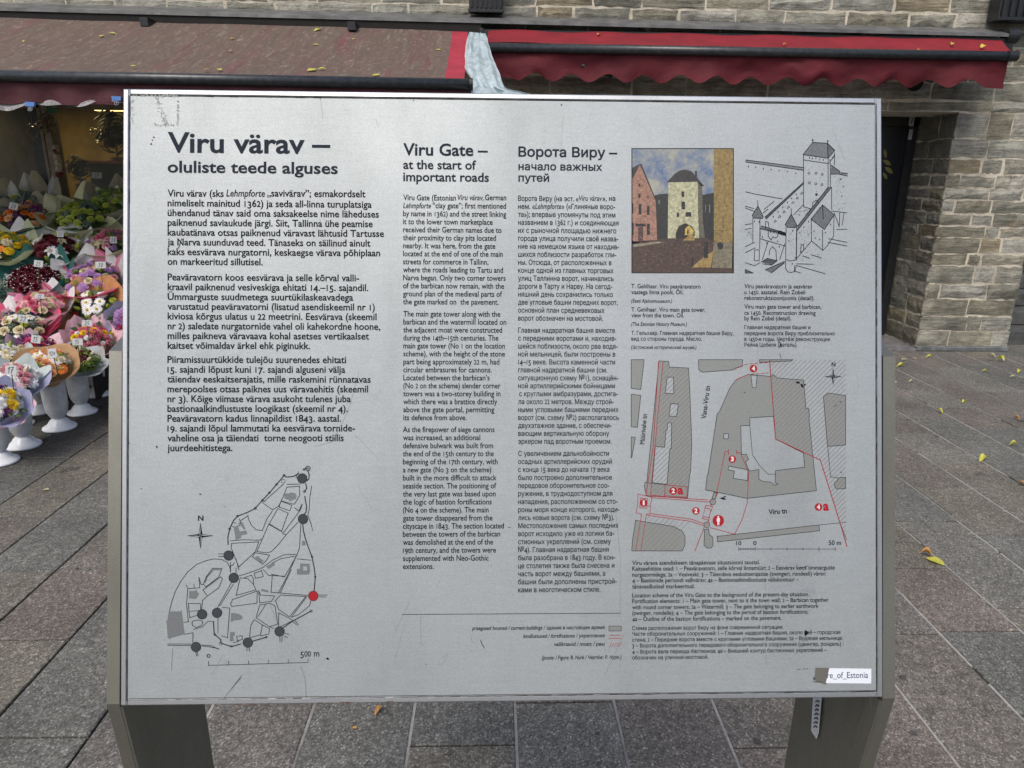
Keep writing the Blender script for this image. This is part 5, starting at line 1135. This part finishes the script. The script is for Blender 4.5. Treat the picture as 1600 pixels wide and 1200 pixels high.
PAP = {'kraft': (.42, .26, .13), 'white': (.76, .77, .80), 'teal': (.02, .12, .10), 'pink': (.70, .25, .38), 'palepink': (.74, .46, .52), 'cream': (.60, .60, .38), 'palegreen': (.50, .54, .33), 'lavender': (.36, .38, .56), 'grey': (.34, .35, .33), 'orange': (.58, .30, .13), 'clear': (.40, .43, .45), 'mint': (.50, .57, .55), 'hot': (.60, .09, .18), 'dim': (.27, .25, .18)}
def bouquet(label, base, top, R, flowers, wraps, leaf=16, seed=1, hr=.033, gyps=0, pts=7, opening=1.25, fcol=None):
    """a wrapped bouquet standing from base, its dome of flowers centred at top and facing along base->top"""
    base = Vector(base); top = Vector(top); ax = top-base; H = ax.length
    t = thing('bouquet', label, 'bouquet', base, 'wrapped bouquets on the flower stall', ax.to_track_quat('Z', 'Y').to_euler()); rr = random.Random(seed)
    back = (Matrix(ax.to_track_quat('Z', 'Y').to_matrix()).transposed() @ Vector((0, 1, .6))); ba = atan2(back.y, back.x)
    for li, (pc, rot, lo, hi, wide) in enumerate(wraps):
        ph = rr.random()*2*pi; npt = pts
        def fn(u, v_):
            a = rot+ba+(u-.5)*2*pi*wide; tri = abs(((a*npt/(2*pi)+ph) % 1)*2-1); up = .5+.5*cos(a-ba)
            z = (H*.93)*(v_)*(1+(lo+(hi-lo)*tri)*(.35+.9*up)*v_**2); rad = .022+li*.002+(R*opening*1.0-.0)*v_**1.15*(1+.16*tri*v_*v_)+.010*noise.noise(Vector((a*1.5, v_*4, seed+li)))*v_*1.6
            return (rad*cos(a), rad*sin(a), z+.004*noise.noise(Vector((a*3, v_*5, seed))))
        me = MB().grid(pts*6, 7, fn).mesh('wrapping_sheet', paper(pc, PAP[pc])); link('wrapping_sheet', me, t)
    n = len(flowers); ga = 2.399963
    for k, (kind, col, sc) in enumerate(flowers):
        f = sqrt((k+.5)/n); th = k*ga+seed; r_ = R*.93*f; z = H*.97+R*.42*(1-f*f)+rr.uniform(-.008, .008)
        nrm = Vector((cos(th)*f*.75, sin(th)*f*.75, 1)).normalized()
        o = link(HN[kind], head(kind, col), t, (r_*cos(th), r_*sin(th), z)); q__ = nrm.to_track_quat('Z', 'Y') @ Matrix.Rotation(rr.random()*6, 3, 'Z').to_quaternion()
        o.rotation_euler = q__.to_euler(); s_ = hr*sc*rr.uniform(.88, 1.12); o.scale = (s_, s_, s_*(1 if kind != 'bud' else 1.2))
    mb = MB()
    for k in range(leaf):
        th = rr.random()*2*pi; f = rr.random()**.5; p_ = Vector((R*f*cos(th), R*f*sin(th), H*.93+R*.22*(1-f*f))); L_ = rr.uniform(.03, .06); d_ = Vector((cos(th+rr.uniform(-1, 1)), sin(th+rr.uniform(-1, 1)), rr.uniform(.1, .9))).normalized()
        mt = d_.to_track_quat('X', 'Z').to_matrix(); mb.add([p_+mt @ (v_*L_) for v_ in LEAFM.v], LEAFM.f)
    mb.add([(R*.92*cos(a_*2*pi/18), R*.92*sin(a_*2*pi/18), H*.86) for a_ in range(18)]+[(0, 0, H*.90)], [(a_, (a_+1) % 18, 18) for a_ in range(18)])
    fo_ = link('foliage', mb.mesh('foliage', PM[fcol] if fcol else LEAFG), t); fo_['kind'] = 'stuff'
    if gyps:
        mb = MB()
        for k in range(gyps):
            th = rr.random()*2*pi; f = rr.random()**.5; c_ = Vector((R*f*cos(th), R*f*sin(th), H*.99+R*.34*(1-f*f)+rr.uniform(0, .02))); e_ = rr.uniform(.0028, .005)
            mb.add([c_+Vector(q2)*e_ for q2 in ((1, 0, 0), (-1, 0, 0), (0, 1, 0), (0, -1, 0), (0, 0, 1), (0, 0, -1))], [(0, 2, 4), (2, 1, 4), (1, 3, 4), (3, 0, 4), (2, 0, 5), (1, 2, 5), (3, 1, 5), (0, 3, 5)])
        g_ = link('filler_blossom', mb.mesh('filler_blossom', PM['white']), t); g_['kind'] = 'stuff'
    MB_ = MB(); 
    for k in range(5): MB_.tube([(.008*cos(k*1.26), .008*sin(k*1.26), -.10), (.01*cos(k*1.26), .01*sin(k*1.26), .05)], .003, 5)
    link('stems', MB_.mesh('stems', LEAFG), t)
    return t
# vases
VPROF_F = [(.001, 0), (.088, 0), (.092, .006), (.088, .014), (.066, .026), (.056, .038), (.050, .048), (.040, .058), (.030, .064)]
VPROF_B = [(.030, .064), (.042, .078), (.055, .105), (.062, .14), (.064, .18), (.064, .23), (.069, .285), (.077, .305), (.073, .305), (.062, .285), (.057, .18), (.03, .075), (.001, .07)]
vfoot = MB().lathe(VPROF_F, 32).mesh('foot', WHITEP, True); vbody = MB().lathe(VPROF_B, 32).mesh('body', VASEB, True)
def vase(label, x, y, z, s=1, hs=1):
    t = thing('flower_vase', label, 'vase', (x, y, z), 'white footed plastic flower vases'); t.scale = (s, s, s*hs)
    link('body', vbody, t); link('foot', vfoot, t); return (x, y, z+.27*s*hs)
# stepped dark stand under the rear rows
sd_ = thing('display_stand', 'dark stepped stand carrying the rear rows of bouquets under the left awning', 'display stand', (-3.6, 5.5, 0))
STB = m_plain('stand_board', (.018, .017, .015), .8, 0, .4, 10)
for (ya, yb, h_, xr) in ((4.72, 5.08, .20, -2.95), (5.08, 5.46, .40, -2.78), (5.46, 5.86, .60, -2.74), (5.86, 6.3, .78, -2.7)):
    MB().box((-5.2, ya, h_-.03), (xr, yb, h_), 0, .004).build('shelf_board', STB, sd_); MB().box((-5.2, ya+.02, .0), (xr-.02, ya+.04, h_-.031)).build('front_board', STB, sd_)
MB().box((-2.78, 4.8, 0), (-2.76, 6.3, .38)).build('side_board', STB, sd_)
STEPS = ((4.72, 5.08, .20), (5.08, 5.46, .40), (5.46, 5.86, .60), (5.86, 6.4, .78))
def F_(*a): 
    out = []
    for kind, col, sc, n in a: out += [(kind, col, sc)]*(n if n == 1 and sc > 1.25 else int(n*1.9+.5))
    random.Random(len(out)*7).shuffle(out); return out
VN = {8: 'pink thistle and daisy', 9: 'pink and cream rose', 10: 'orange kraft paper', 11: 'dark red rose', 12: 'lilac carnation', 13: 'white lily', 14: 'bright yellow chrysanthemum', 15: 'small pink rose', 16: 'yellow green chrysanthemum', 17: 'large pink bloom', 18: 'topmost green', 19: 'topmost olive paper', 20: 'leafy grey paper', 21: 'grey green leafy', 22: 'half hidden lavender'}
def put(label, px, py, Y, rpx, flowers, wraps, vlabel=None, vpos=None, **k):
    top = W(px, py, Y); d = ray(px, py)*(Y/ray(px, py).y); R_ = rpx/FPX*d.dot(F)
    if vpos: b = Vector(vase(vlabel, *vpos)); b.z -= .02
    else:
        yb = Y+.10; z0 = [s_[2] for s_ in STEPS if s_[0] <= yb < s_[1]]; z0 = z0[0] if z0 else .78 if yb > 5 else 0
        mouth = max(z0+.14, top.z-.24); vh = (mouth-z0)/.27; sx_ = 1
        b = Vector(vase(vlabel or 'mostly hidden vase under the '+VN[k['seed']]+' bouquet', top.x-.01, yb, z0, sx_, vh))
        b.z = mouth-.02
    return bouquet(label, b, top, R_, flowers, wraps, **k)
w = lambda c_, rot=0, lo=-.02, hi=.16, wide=1.0: (c_, rot, lo, hi*1.35, wide)
gv = {nm: G(x, y) for nm, x, y in (('a', 2, 722), ('b', 38, 697), ('c', 30, 664), ('d', 94, 669), ('e', 62, 644), ('f', 129, 645), ('g', 154, 617))}
def vp(n, s=1.0): p_ = gv[n]; return (p_.x, p_.y, .001, s)
put('lavender wrapped bouquet with a yellow chrysanthemum at the left edge, nearest the viewer', 2, 628, 3.60, 27, F_(('mum', 'yellow', 1.4, 2), ('mum', 'white', 1, 4), ('ruffle', 'purple', .9, 3), ('rose', 'white', .9, 3)), [w('lavender', 0, -.02, .1), w('palepink', .4, -.1, .06)],
    'footed white vase nearest the viewer at the left edge', vp('a', .98), seed=1, gyps=40)
put('bouquet of white and pale pink roses in pale lavender and mint paper, in front', 22, 590, 3.86, 31, F_(('rose', 'white', 1.2, 6), ('rose', 'palepink', 1.0, 5), ('ruffle', 'white', 1, 3), ('bud', 'cream', 1, 2)), [w('lavender', 0, -.05, .12), w('mint', .9, -.05, .22, .6)],
    'footed white vase second from the viewer, under the pale rose bouquet', vp('b'), seed=2, leaf=12, gyps=30)
put('bouquet of orange gerbera and peach roses in a plain brown kraft cone', 72, 566, 4.14, 31, F_(('gerbera', 'orange', 1.35, 1), ('rose', 'peach', 1.05, 5), ('daisy', 'white', 1.0, 4), ('ruffle', 'cream', .9, 3), ('mum', 'lime', .8, 2)), [w('kraft', 0, -.03, .05), w('kraft', 1.0, -.05, .06, .55)],
    'footed white vase in the middle under the brown kraft bouquet', vp('d', 1.05), seed=3, gyps=90, pts=4)
put('bouquet of green blossom and dark red flowers in clear grey film, right front', 122, 562, 4.48, 27, F_(('cluster', 'green', 1, 6), ('ruffle', 'wine', .9, 6), ('cluster', 'lime', .9, 3), ('bud', 'cream', 1, 2)), [w('clear', 0, -.08, .12), w('grey', .8, -.1, .16, .6)],
    'footed vase under the green and dark red bouquet', vp('f'), seed=4)
put('bouquet of small hot pink and yellow flowers in pale pink paper, nearest the right post', 145, 527, 4.84, 29, F_(('cluster', 'pink', .9, 8), ('cluster', 'hotpink', .8, 5), ('mum', 'yellow', 1.0, 3), ('mum', 'white', .7, 2)), [w('palepink', 0, -.04, .28), w('palepink', .5, -.05, .2, .6), w('dim', 2.8, -.1, .0, .45)],
    'footed white vase farthest back on the right, beside the steel post', vp('g', 1.0), seed=5, hr=.03)
put('white and green bouquet in clear film at the left edge of the stall front', 2, 556, 4.26, 30, F_(('rose', 'white', 1, 5), ('ruffle', 'cream', .9, 4), ('bud', 'lime', 1, 3)), [w('clear', 0, -.04, .14), w('mint', 1, -.05, .14, .6)],
    'footed vase seen only between the two front vases', vp('c', .95), seed=6, gyps=50, leaf=14)
put('bouquet of purple, wine and peach flowers behind the brown kraft cone', 60, 541, 4.52, 28, F_(('cluster', 'purple', 1.1, 4), ('ruffle', 'hotpink', .9, 4), ('ruffle', 'red', .8, 2), ('rose', 'cream', .9, 3), ('bud', 'lime', .9, 2)), [w('clear', 0, -.05, .16), w('palepink', .9, -.05, .2, .6)],
    'footed vase partly hidden behind the middle vase', vp('e', .95), seed=7)
put('bouquet of white daisies and dark blue thistle in bright pink paper', 25, 512, 4.78, 42, F_(('daisy', 'white', 1.25, 4), ('cluster', 'thistle', .9, 2), ('rose', 'cream', 1, 4), ('mum', 'lime', .8, 2), ('cluster', 'sage', .9, 3), ('gerbera', 'blue', .7, 1)), [w('hot', 0, -.04, .25), w('pink', .4, -.04, .32, .6), w('white', .9, 0, .28, .3)], seed=8, gyps=30, leaf=14)
put('bouquet of pink and cream roses in white paper, just below the dark red roses', 62, 474, 4.97, 33, F_(('rose', 'pink', 1, 6), ('rose', 'cream', 1, 5), ('ruffle', 'palepink', 1, 3)), [w('palepink', 0, -.03, .16), w('white', -.7, 0, .22, .3), w('pink', .7, 0, .2, .3)], seed=9)
put('sparse bouquet with white daisies and a red rose in crumpled orange kraft paper', 148, 486, 5.08, 38, F_(('daisy', 'white', 1.2, 3), ('rose', 'red', 1, 1), ('bud', 'lime', 1.1, 3), ('mum', 'lime', .9, 2), ('cluster', 'sage', .9, 2)), [w('orange', 0, .0, .22), w('orange', .7, -.02, .3, .55), w('kraft', 3.0, -.08, .05, .5)], seed=10, leaf=16)
put('bouquet of dark red roses dusted with tiny white blossom in teal paper', 52, 434, 5.24, 39, F_(('rose', 'wine', 1.05, 19),), [w('mint', 0, -.06, .05), w('teal', 0, .02, .34), w('teal', .9, .0, .42, .6)], seed=11, gyps=230, leaf=2, fcol='wine')
put('large bouquet of lilac carnations with green filler in bright pink and white paper', 143, 432, 5.30, 42, F_(('ruffle', 'lilac', 1.05, 9), ('rose', 'cream', 1, 2), ('cluster', 'green', .9, 5), ('rose', 'palepink', .9, 3)), [w('pink', 0, .0, .26), w('hot', .5, -.02, .2), w('white', -.8, .06, .4, .25), w('white', .9, .05, .35, .2)], seed=12, leaf=14)
put('bouquet of white lilies with burgundy leaves in white paper', 85, 388, 5.56, 38, F_(('lily', 'white', 1.3, 3), ('bud', 'lime', 1.3, 3), ('ruffle', 'wine', 1.2, 9), ('lily', 'cream', 1, 1)), [w('white', 0, .0, .24), w('white', .6, .0, .34, .5)], seed=13, leaf=20)
put('bouquet of bright yellow chrysanthemums in pale green paper at the left edge', 3, 384, 5.46, 38, F_(('mum', 'yellow', 1.2, 6), ('mum', 'lime', 1, 4), ('gerbera', 'orange', .9, 1), ('ruffle', 'cream', 1.2, 3)), [w('palegreen', 0, .0, .28), w('white', .8, -.02, .3, .35)], seed=14, leaf=22)
put('bouquet of small pink roses in pale yellow paper beside the panel edge', 168, 376, 5.72, 33, F_(('rose', 'pink', 1, 5), ('rose', 'palepink', .9, 4), ('cluster', 'green', 1, 4), ('rose', 'cream', 1, 2), ('ruffle', 'lilac', .8, 2)), [w('cream', 0, .0, .3), w('palegreen', .6, .0, .26, .5)], seed=15, leaf=14)
put('bouquet of yellow green chrysanthemums with dark leaves in pale cream paper', 130, 336, 5.92, 43, F_(('ruffle', 'lime', 1.05, 10), ('mum', 'lime', 1, 4), ('cluster', 'sage', 1, 5), ('cluster', 'green', 1, 3)), [w('cream', 0, .0, .3), w('cream', .5, .02, .42, .5)], seed=16, leaf=26)
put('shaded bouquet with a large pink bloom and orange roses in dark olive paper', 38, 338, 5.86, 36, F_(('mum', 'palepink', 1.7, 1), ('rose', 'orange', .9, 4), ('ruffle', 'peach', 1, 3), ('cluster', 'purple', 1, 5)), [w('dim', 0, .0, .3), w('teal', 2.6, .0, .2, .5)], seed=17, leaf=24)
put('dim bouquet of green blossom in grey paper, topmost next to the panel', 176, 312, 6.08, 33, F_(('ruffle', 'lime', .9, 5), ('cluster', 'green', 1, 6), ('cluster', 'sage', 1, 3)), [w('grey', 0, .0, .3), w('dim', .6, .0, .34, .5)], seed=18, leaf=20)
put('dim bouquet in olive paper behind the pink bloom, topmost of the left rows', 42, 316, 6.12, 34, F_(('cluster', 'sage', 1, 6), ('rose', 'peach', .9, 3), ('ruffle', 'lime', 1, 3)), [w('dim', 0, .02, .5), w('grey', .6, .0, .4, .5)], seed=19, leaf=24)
put('dark green leafy bouquet in grey paper at the left edge, high up', -14, 322, 6.0, 32, F_(('cluster', 'sage', 1, 6), ('bud', 'green', 1.2, 4)), [w('grey', 0, .0, .35)], seed=20, leaf=40)
put('grey green leafy bunch without blooms at the left edge', 6, 462, 5.14, 26, F_(('cluster', 'sage', 1.1, 5), ('bud', 'sage', 1.4, 3)), [w('grey', 0, -.05, .2, .6)], seed=21, leaf=46, fcol='sage')
put('lavender and pink bouquet half hidden by the metal panel', 196, 502, 5.0, 20, F_(('ruffle', 'lilac', .9, 5), ('rose', 'hotpink', .8, 4)), [w('lavender', 0, -.05, .15)], seed=22)

# price cards clipped into the bouquets
tagme = {}
def card(px, py, Y, txt, wpx, hpx, lab, tilt=0):
    wpx *= .8; hpx *= .85; c_ = W(px, py, Y); sc2 = (c_-CAM).dot(F)/FPX; t = thing('price_card', lab, 'price card', c_, 'hand-written price cards in the flowers', (radians(-14), radians(tilt), 0))
    a_, b_ = wpx*sc2/2, hpx*sc2/2; link('card', MB().box((-a_, 0, -b_), (a_, .0012, b_)).mesh('card', TAGM), t)
    vs, fs = layout2(txt); mx = max(v_.x for v_ in vs); mn = min(v_.x for v_ in vs); my = max(v_.y for v_ in vs)
    k_ = min(1.5*a_/(mx-mn), 1.35*b_/my); link('handwriting', mesh('handwriting', [((v_.x-(mx+mn)/2)*k_, -.0008, (v_.y-my/2)*k_) for v_ in vs], fs, INK), t)
    link('pick', MB().tube([(0, .004, -b_*.2), (0, .02, -b_-.10)], .0025, 5).mesh('pick', LEAFG), t)
DIG = {'1': [[(0, .7), (.22, 1), (.14, 0)]], '2': [[(0, .75), (.2, 1), (.42, .8), (.1, .1), (0, .02), (.45, .06)]], '3': [[(.05, .95), (.4, .95), (.15, .58), (.4, .35), (.2, .0), (0, .08)]], '5': [[(.45, 1), (.12, .95), (.08, .55), (.38, .5), (.3, .1), (0, .02)]],
       '7': [[(0, .92), (.42, 1), (.15, 0)], [(.1, .5), (.4, .55)]], '0': [[(.25, 1), (.02, .5), (.2, 0), (.42, .5), (.25, 1)]], '8': [[(.4, .9), (.1, .8), (.38, .3), (.2, 0), (.05, .3), (.4, .9)]], 'e': [[(.35, .8), (.08, .55), (.1, .2), (.35, .1)], [(0, .5), (.25, .52)], [(0, .35), (.22, .37)]]}
def layout2(txt):
    vs = []; fs = []; x = 0
    for c_ in txt:
        for st2 in DIG[c_]:
            for p_, q__ in zip(st2, st2[1:]):
                a_ = Vector((p_[0]+x+.15*p_[1], p_[1])); b_ = Vector((q__[0]+x+.15*q__[1], q__[1])); d_ = (b_-a_).normalized(); n_ = Vector((-d_.y, d_.x))*.045; k = len(vs); vs += [a_+n_-d_*.03, a_-n_-d_*.03, b_-n_+d_*.03, b_+n_+d_*.03]; fs.append((k, k+1, k+2, k+3))
        x += .62 if c_ != '1' else .42
    return vs, fs
card(17, 578, 3.72, '17', 22, 17, 'white price card reading 17 in the pale rose bouquet')
card(82, 552, 4.05, '12e', 16, 17, 'white price card reading 12 with a euro sign above the kraft cone', -8)
card(121, 534, 4.36, '15', 20, 12, 'white price card reading 15 above the dark red and green bouquet')
card(56, 530, 4.40, '15', 18, 14, 'white price card reading 15 in the purple bouquet', 8)
card(136, 505, 4.72, '25', 20, 11, 'white price card reading 25 in the small pink flowers')
card(36, 498, 4.66, '22', 18, 14, 'white price card reading 22 above the white daisies', 5)
card(62, 463, 4.86, '22', 18, 9, 'white price card reading 22 at the pink roses')
card(60, 412, 5.12, '25', 17, 12, 'white price card on the dark red roses', 6)
card(157, 414, 5.18, '30', 20, 12, 'white price card reading 30 above the lilac carnations')
card(94, 366, 5.48, '35', 13, 10, 'small white price card behind the lilies')
card(177, 375, 5.6, '20', 13, 12, 'small price card in the small pink roses beside the panel')
card(21, 322, 5.75, '20', 16, 12, 'shaded price card at the upper left of the stall', 12)
card(151, 274, 6.9, '37', 20, 11, 'price card lying in the dark plants by the orange shelf')

# binder clips and clear film under the dirty valance
fm = MB(); 
def cf(u, t): 
    x = -8+200*u; return W(x, 156-x*.03+3*sin(x*.06+1)+t*(13-x*.02)+2*sin(x*.11)*t, 4.80-.05*t+.03*sin(x*.13)*t)
cfo = fm.grid(50, 4, cf).build('clear_film', m_film('clear_film', (.66, .66, .68), .45), None, True); tag(cfo, 'strip of clear plastic film clipped under the hem of the left awning', 'plastic film')
CLIP = m_plain('blue_clip', (.08, .20, .50), .4, .1, .1)
for px, py, lab in ((47, 163, 'blue binder clip holding clear film, left of the two'), (182, 154, 'blue binder clip under the awning hem right beside the metal panel')):
    c_ = W(px, py, 4.73); t = thing('binder_clip', lab, 'binder clip', c_, 'blue binder clips on the awning hem')
    link('clamp', MB().prism([(-.026, -.006, -.012), (.026, -.006, -.012), (.030, -.004, .012), (-.028, -.004, .014)], (0, .016, 0)).mesh('clamp', CLIP), t)
    for s_ in (-1, 1): link('wire_handle', MB().tube([(s_*.010, 0, -.012), (s_*.012-.004, -.004, -.034), (s_*.004-.004, -.006, -.04), (s_*.001-.004, -.004, -.03), (s_*.003, 0, -.012)], .0016, 5).mesh('wire_handle', EDGE), t)
c_ = W(79, 173, 6.3); go_ = MB().prism([(c_.x-.055, c_.y, c_.z-.02), (c_.x+.05, c_.y, c_.z-.015), (c_.x+.05, c_.y, c_.z+.025), (c_.x-.02, c_.y, c_.z+.02)], (0, .02, 0)).build('green_sign_plate', m_plain('green_plate', (.01, .12, .06), .4)); tag(go_, 'small green plate at the top of the brown frame post', 'plate')
# yellow leaves of a plant seen in the dark doorway
c_ = W(1384, 262, 6.85); t = thing('hanging_leaves', 'yellowish drooping leaves in the dark doorway just right of the panel', 'leaves', c_)
for k, (px, py, L_, a_) in enumerate(((1383, 240, 13, 1.2), (1386, 254, 15, .5), (1389, 266, 16, .6), (1383, 275, 12, .9))):
    p_ = W(px, py, 6.84+.01*k); s_ = L_*6.85/FPX; mt = Matrix.Rotation(a_, 3, 'Y'); link('leaf', mesh('leaf', [(mt @ Vector((v_.x-.5, -v_.z*.3, v_.y*.8)))*s_ for v_ in LEAFM.v], LEAFM.f, m_plain('dull_yellow', (.14, .12, .03), .6)), t, p_-c_)

# ------------------------------------------------------------------ fallen leaves
def leafmesh(mat, curl, broad=.62):
    return MB().grid(6, 4, lambda u, v_: ((u-.5)+.0, (v_-.5)*broad*sin(pi*min(1, .06+u*.92))**.7, curl*(sin(pi*u)*.25+abs(v_-.5)*.5*sin(pi*u)+.12*u*u))).mesh('fallen_leaf', mat, True)
LM = {(c2, k): leafmesh(m2, cu, br) for c2, m2 in (('y', LEAFY), ('o', LEAFO), ('p', LEAFP)) for k, (cu, br) in enumerate(((.25, .75), (.9, .45), (1.5, .6)))}
def leaf(px, py, size, c2, k, lab, where='g', nrm=None):
    if where == 'g': p_ = G(px, py, .004)
    elif where == 'L':
        a_, b_, c3 = LT0, LT1, LB1; n_ = (b_-a_).cross(c3-b_).normalized(); n_ = n_ if n_.z > 0 else -n_; d_ = ray(px, py); t_ = (a_-CAM).dot(n_)/d_.dot(n_); p_ = CAM+d_*t_+n_*.004-Vector((0, 0, .0)); nrm = n_
        tt_ = (LT0.y-p_.y)/(LT0.y-LB0.y); p_ = p_-Vector((0, 0, .019*sin(pi*min(1, max(0, tt_)))))
    else:
        a_, b_, c3 = RT0, RT1, RB1; n_ = (b_-a_).cross(c3-b_).normalized(); n_ = n_ if n_.z > 0 else -n_; d_ = ray(px, py); t_ = (a_-CAM).dot(n_)/d_.dot(n_); p_ = CAM+d_*t_+n_*.006; nrm = n_
    r_ = random.Random(int(px*13+py)); q__ = (nrm or Vector((0, 0, 1))).to_track_quat('Z', 'Y') @ Matrix.Rotation(r_.random()*6.28, 3, 'Z').to_quaternion()
    s_ = size*(p_-CAM).dot(F)/FPX*(1.1 if where != 'g' else 1.05); o = link('fallen_leaf', LM[(c2, k)], None, p_, q__.to_euler()); o.scale = (s_, s_, s_*(1 if where == 'g' else .35))
    tag(o, lab, 'leaf', {'g': 'leaves fallen on the paving', 'L': 'leaves lying on the soiled awning', 'R': 'leaves lying on the red awning'}[where])
for a_ in ((1461, 877, 24, 'y', 0, 'largest bright yellow leaf on the paving right of the sign, flat'), (1447, 869, 17, 'o', 2, 'curled brown orange leaf touching the largest yellow leaf'), (1537, 719, 20, 'y', 1, 'long narrow yellow leaf lying on a joint right of the sign'),
    (1596, 757, 12, 'o', 1, 'yellow orange leaf at the right edge of the paving'), (1583, 697, 11, 'y', 2, 'small curled yellow leaf near the right edge, above the orange one'), (1588, 656, 9, 'o', 2, 'small orange leaf near the right edge on reddish slab'),
    (1468, 645, 9, 'y', 2, 'small curled yellow leaf between the post and the long narrow leaf'), (1506, 630, 8, 'y', 2, 'small yellow leaf lying on a pale joint'), (1424, 597, 8, 'p', 1, 'small pale leaf on the dark grey slab near the post top'), (1398, 598, 7, 'p', 1, 'tiny pale leaf right beside the right steel post'),
    (1583, 591, 10, 'p', 1, 'pale leaf far back near the right edge'), (1592, 581, 11, 'y', 1, 'yellow leaf far back at the right edge'), (1539, 581, 9, 'y', 1, 'small yellow leaf midway between pillar foot and right edge'), (1563, 564, 11, 'y', 2, 'curled yellow leaf below the right corner of the stone pillar'),
    (1549, 557, 11, 'p', 1, 'pale leaf against the foot of the stone pillar'), (1452, 559, 10, 'y', 1, 'yellow leaf below the left corner of the stone pillar'), (1408, 573, 13, 'y', 1, 'flat yellow leaf near the doorway threshold'), (1413, 562, 9, 'p', 0, 'whitish leaf near the doorway threshold'), (1428, 560, 6, 'p', 0, 'tiny whitish scrap left of the pillar corner'),
    (592, 1111, 17, 'o', 1, 'pointed orange leaf on the paving below the left half of the panel'), (554, 1137, 7, 'o', 0, 'tiny orange leaf scrap below the panel'), (145, 694, 5, 'o', 1, 'tiny orange leaf on dark paving left of the post'), (72, 765, 9, 'p', 0, 'translucent pale scrap on the paving below the vases')): leaf(*a_)
for a_ in ((38, 61, 6, 'y', 2, 'small yellow leaf at the far left end of the soiled awning'), (158, 53, 8, 'y', 0, 'round yellow leaf high on the soiled awning, left of a bent one'), (175, 50, 10, 'y', 1, 'bent yellow leaf high on the left awning'), (362, 57, 7, 'o', 0, 'small upright leaf high in the middle of the left awning'), (360, 75, 6, 'o', 0, 'small leaf in the centre of the left awning'),
    (323, 109, 9, 'o', 1, 'orange leaf by the front bar, left of a yellow one'), (343, 108, 9, 'y', 0, 'yellow leaf by the front bar, right of an orange one'), (208, 102, 7, 'y', 0, 'lone yellow leaf near the front bar above the panel corner'), (50, 104, 6, 'o', 1, 'brown leaf at the front bar near the left edge'), (497, 47, 13, 'y', 1, 'bright leaf close to the wall on the soiled awning'), (493, 66, 7, 'y', 0, 'small leaf beneath the bright one on the soiled awning'),
    (553, 59, 6, 'y', 1, 'tiny yellow leaf in the upper right of the soiled awning'), (487, 108, 15, 'y', 0, 'left leaf of the close pair near the front bar'), (503, 107, 12, 'y', 1, 'right leaf of the close pair near the front bar'), (588, 117, 11, 'y', 0, 'flat leaf at the front bar right of the close pair'), (685, 74, 7, 'y', 0, 'yellow leaf near the clean red stripe'), (660, 124, 6, 'o', 1, 'orange leaf on the front bar near the clean red stripe')): leaf(*a_, 'L')
for a_ in ((935, 55, 7, 'o', 2, 'curled leaf on the red awning near its left end'), (1226, 70, 8, 'o', 1, 'orange leaf on the red awning at mid length'), (1487, 70, 9, 'y', 2, 'curled yellow leaf near the right end of the red awning'), (1535, 74, 11, 'y', 2, 'crumpled yellow leaf at the right corner of the red awning'), (1435, 79, 7, 'o', 1, 'orange leaf against the bar of the red awning')): leaf(*a_, 'R')
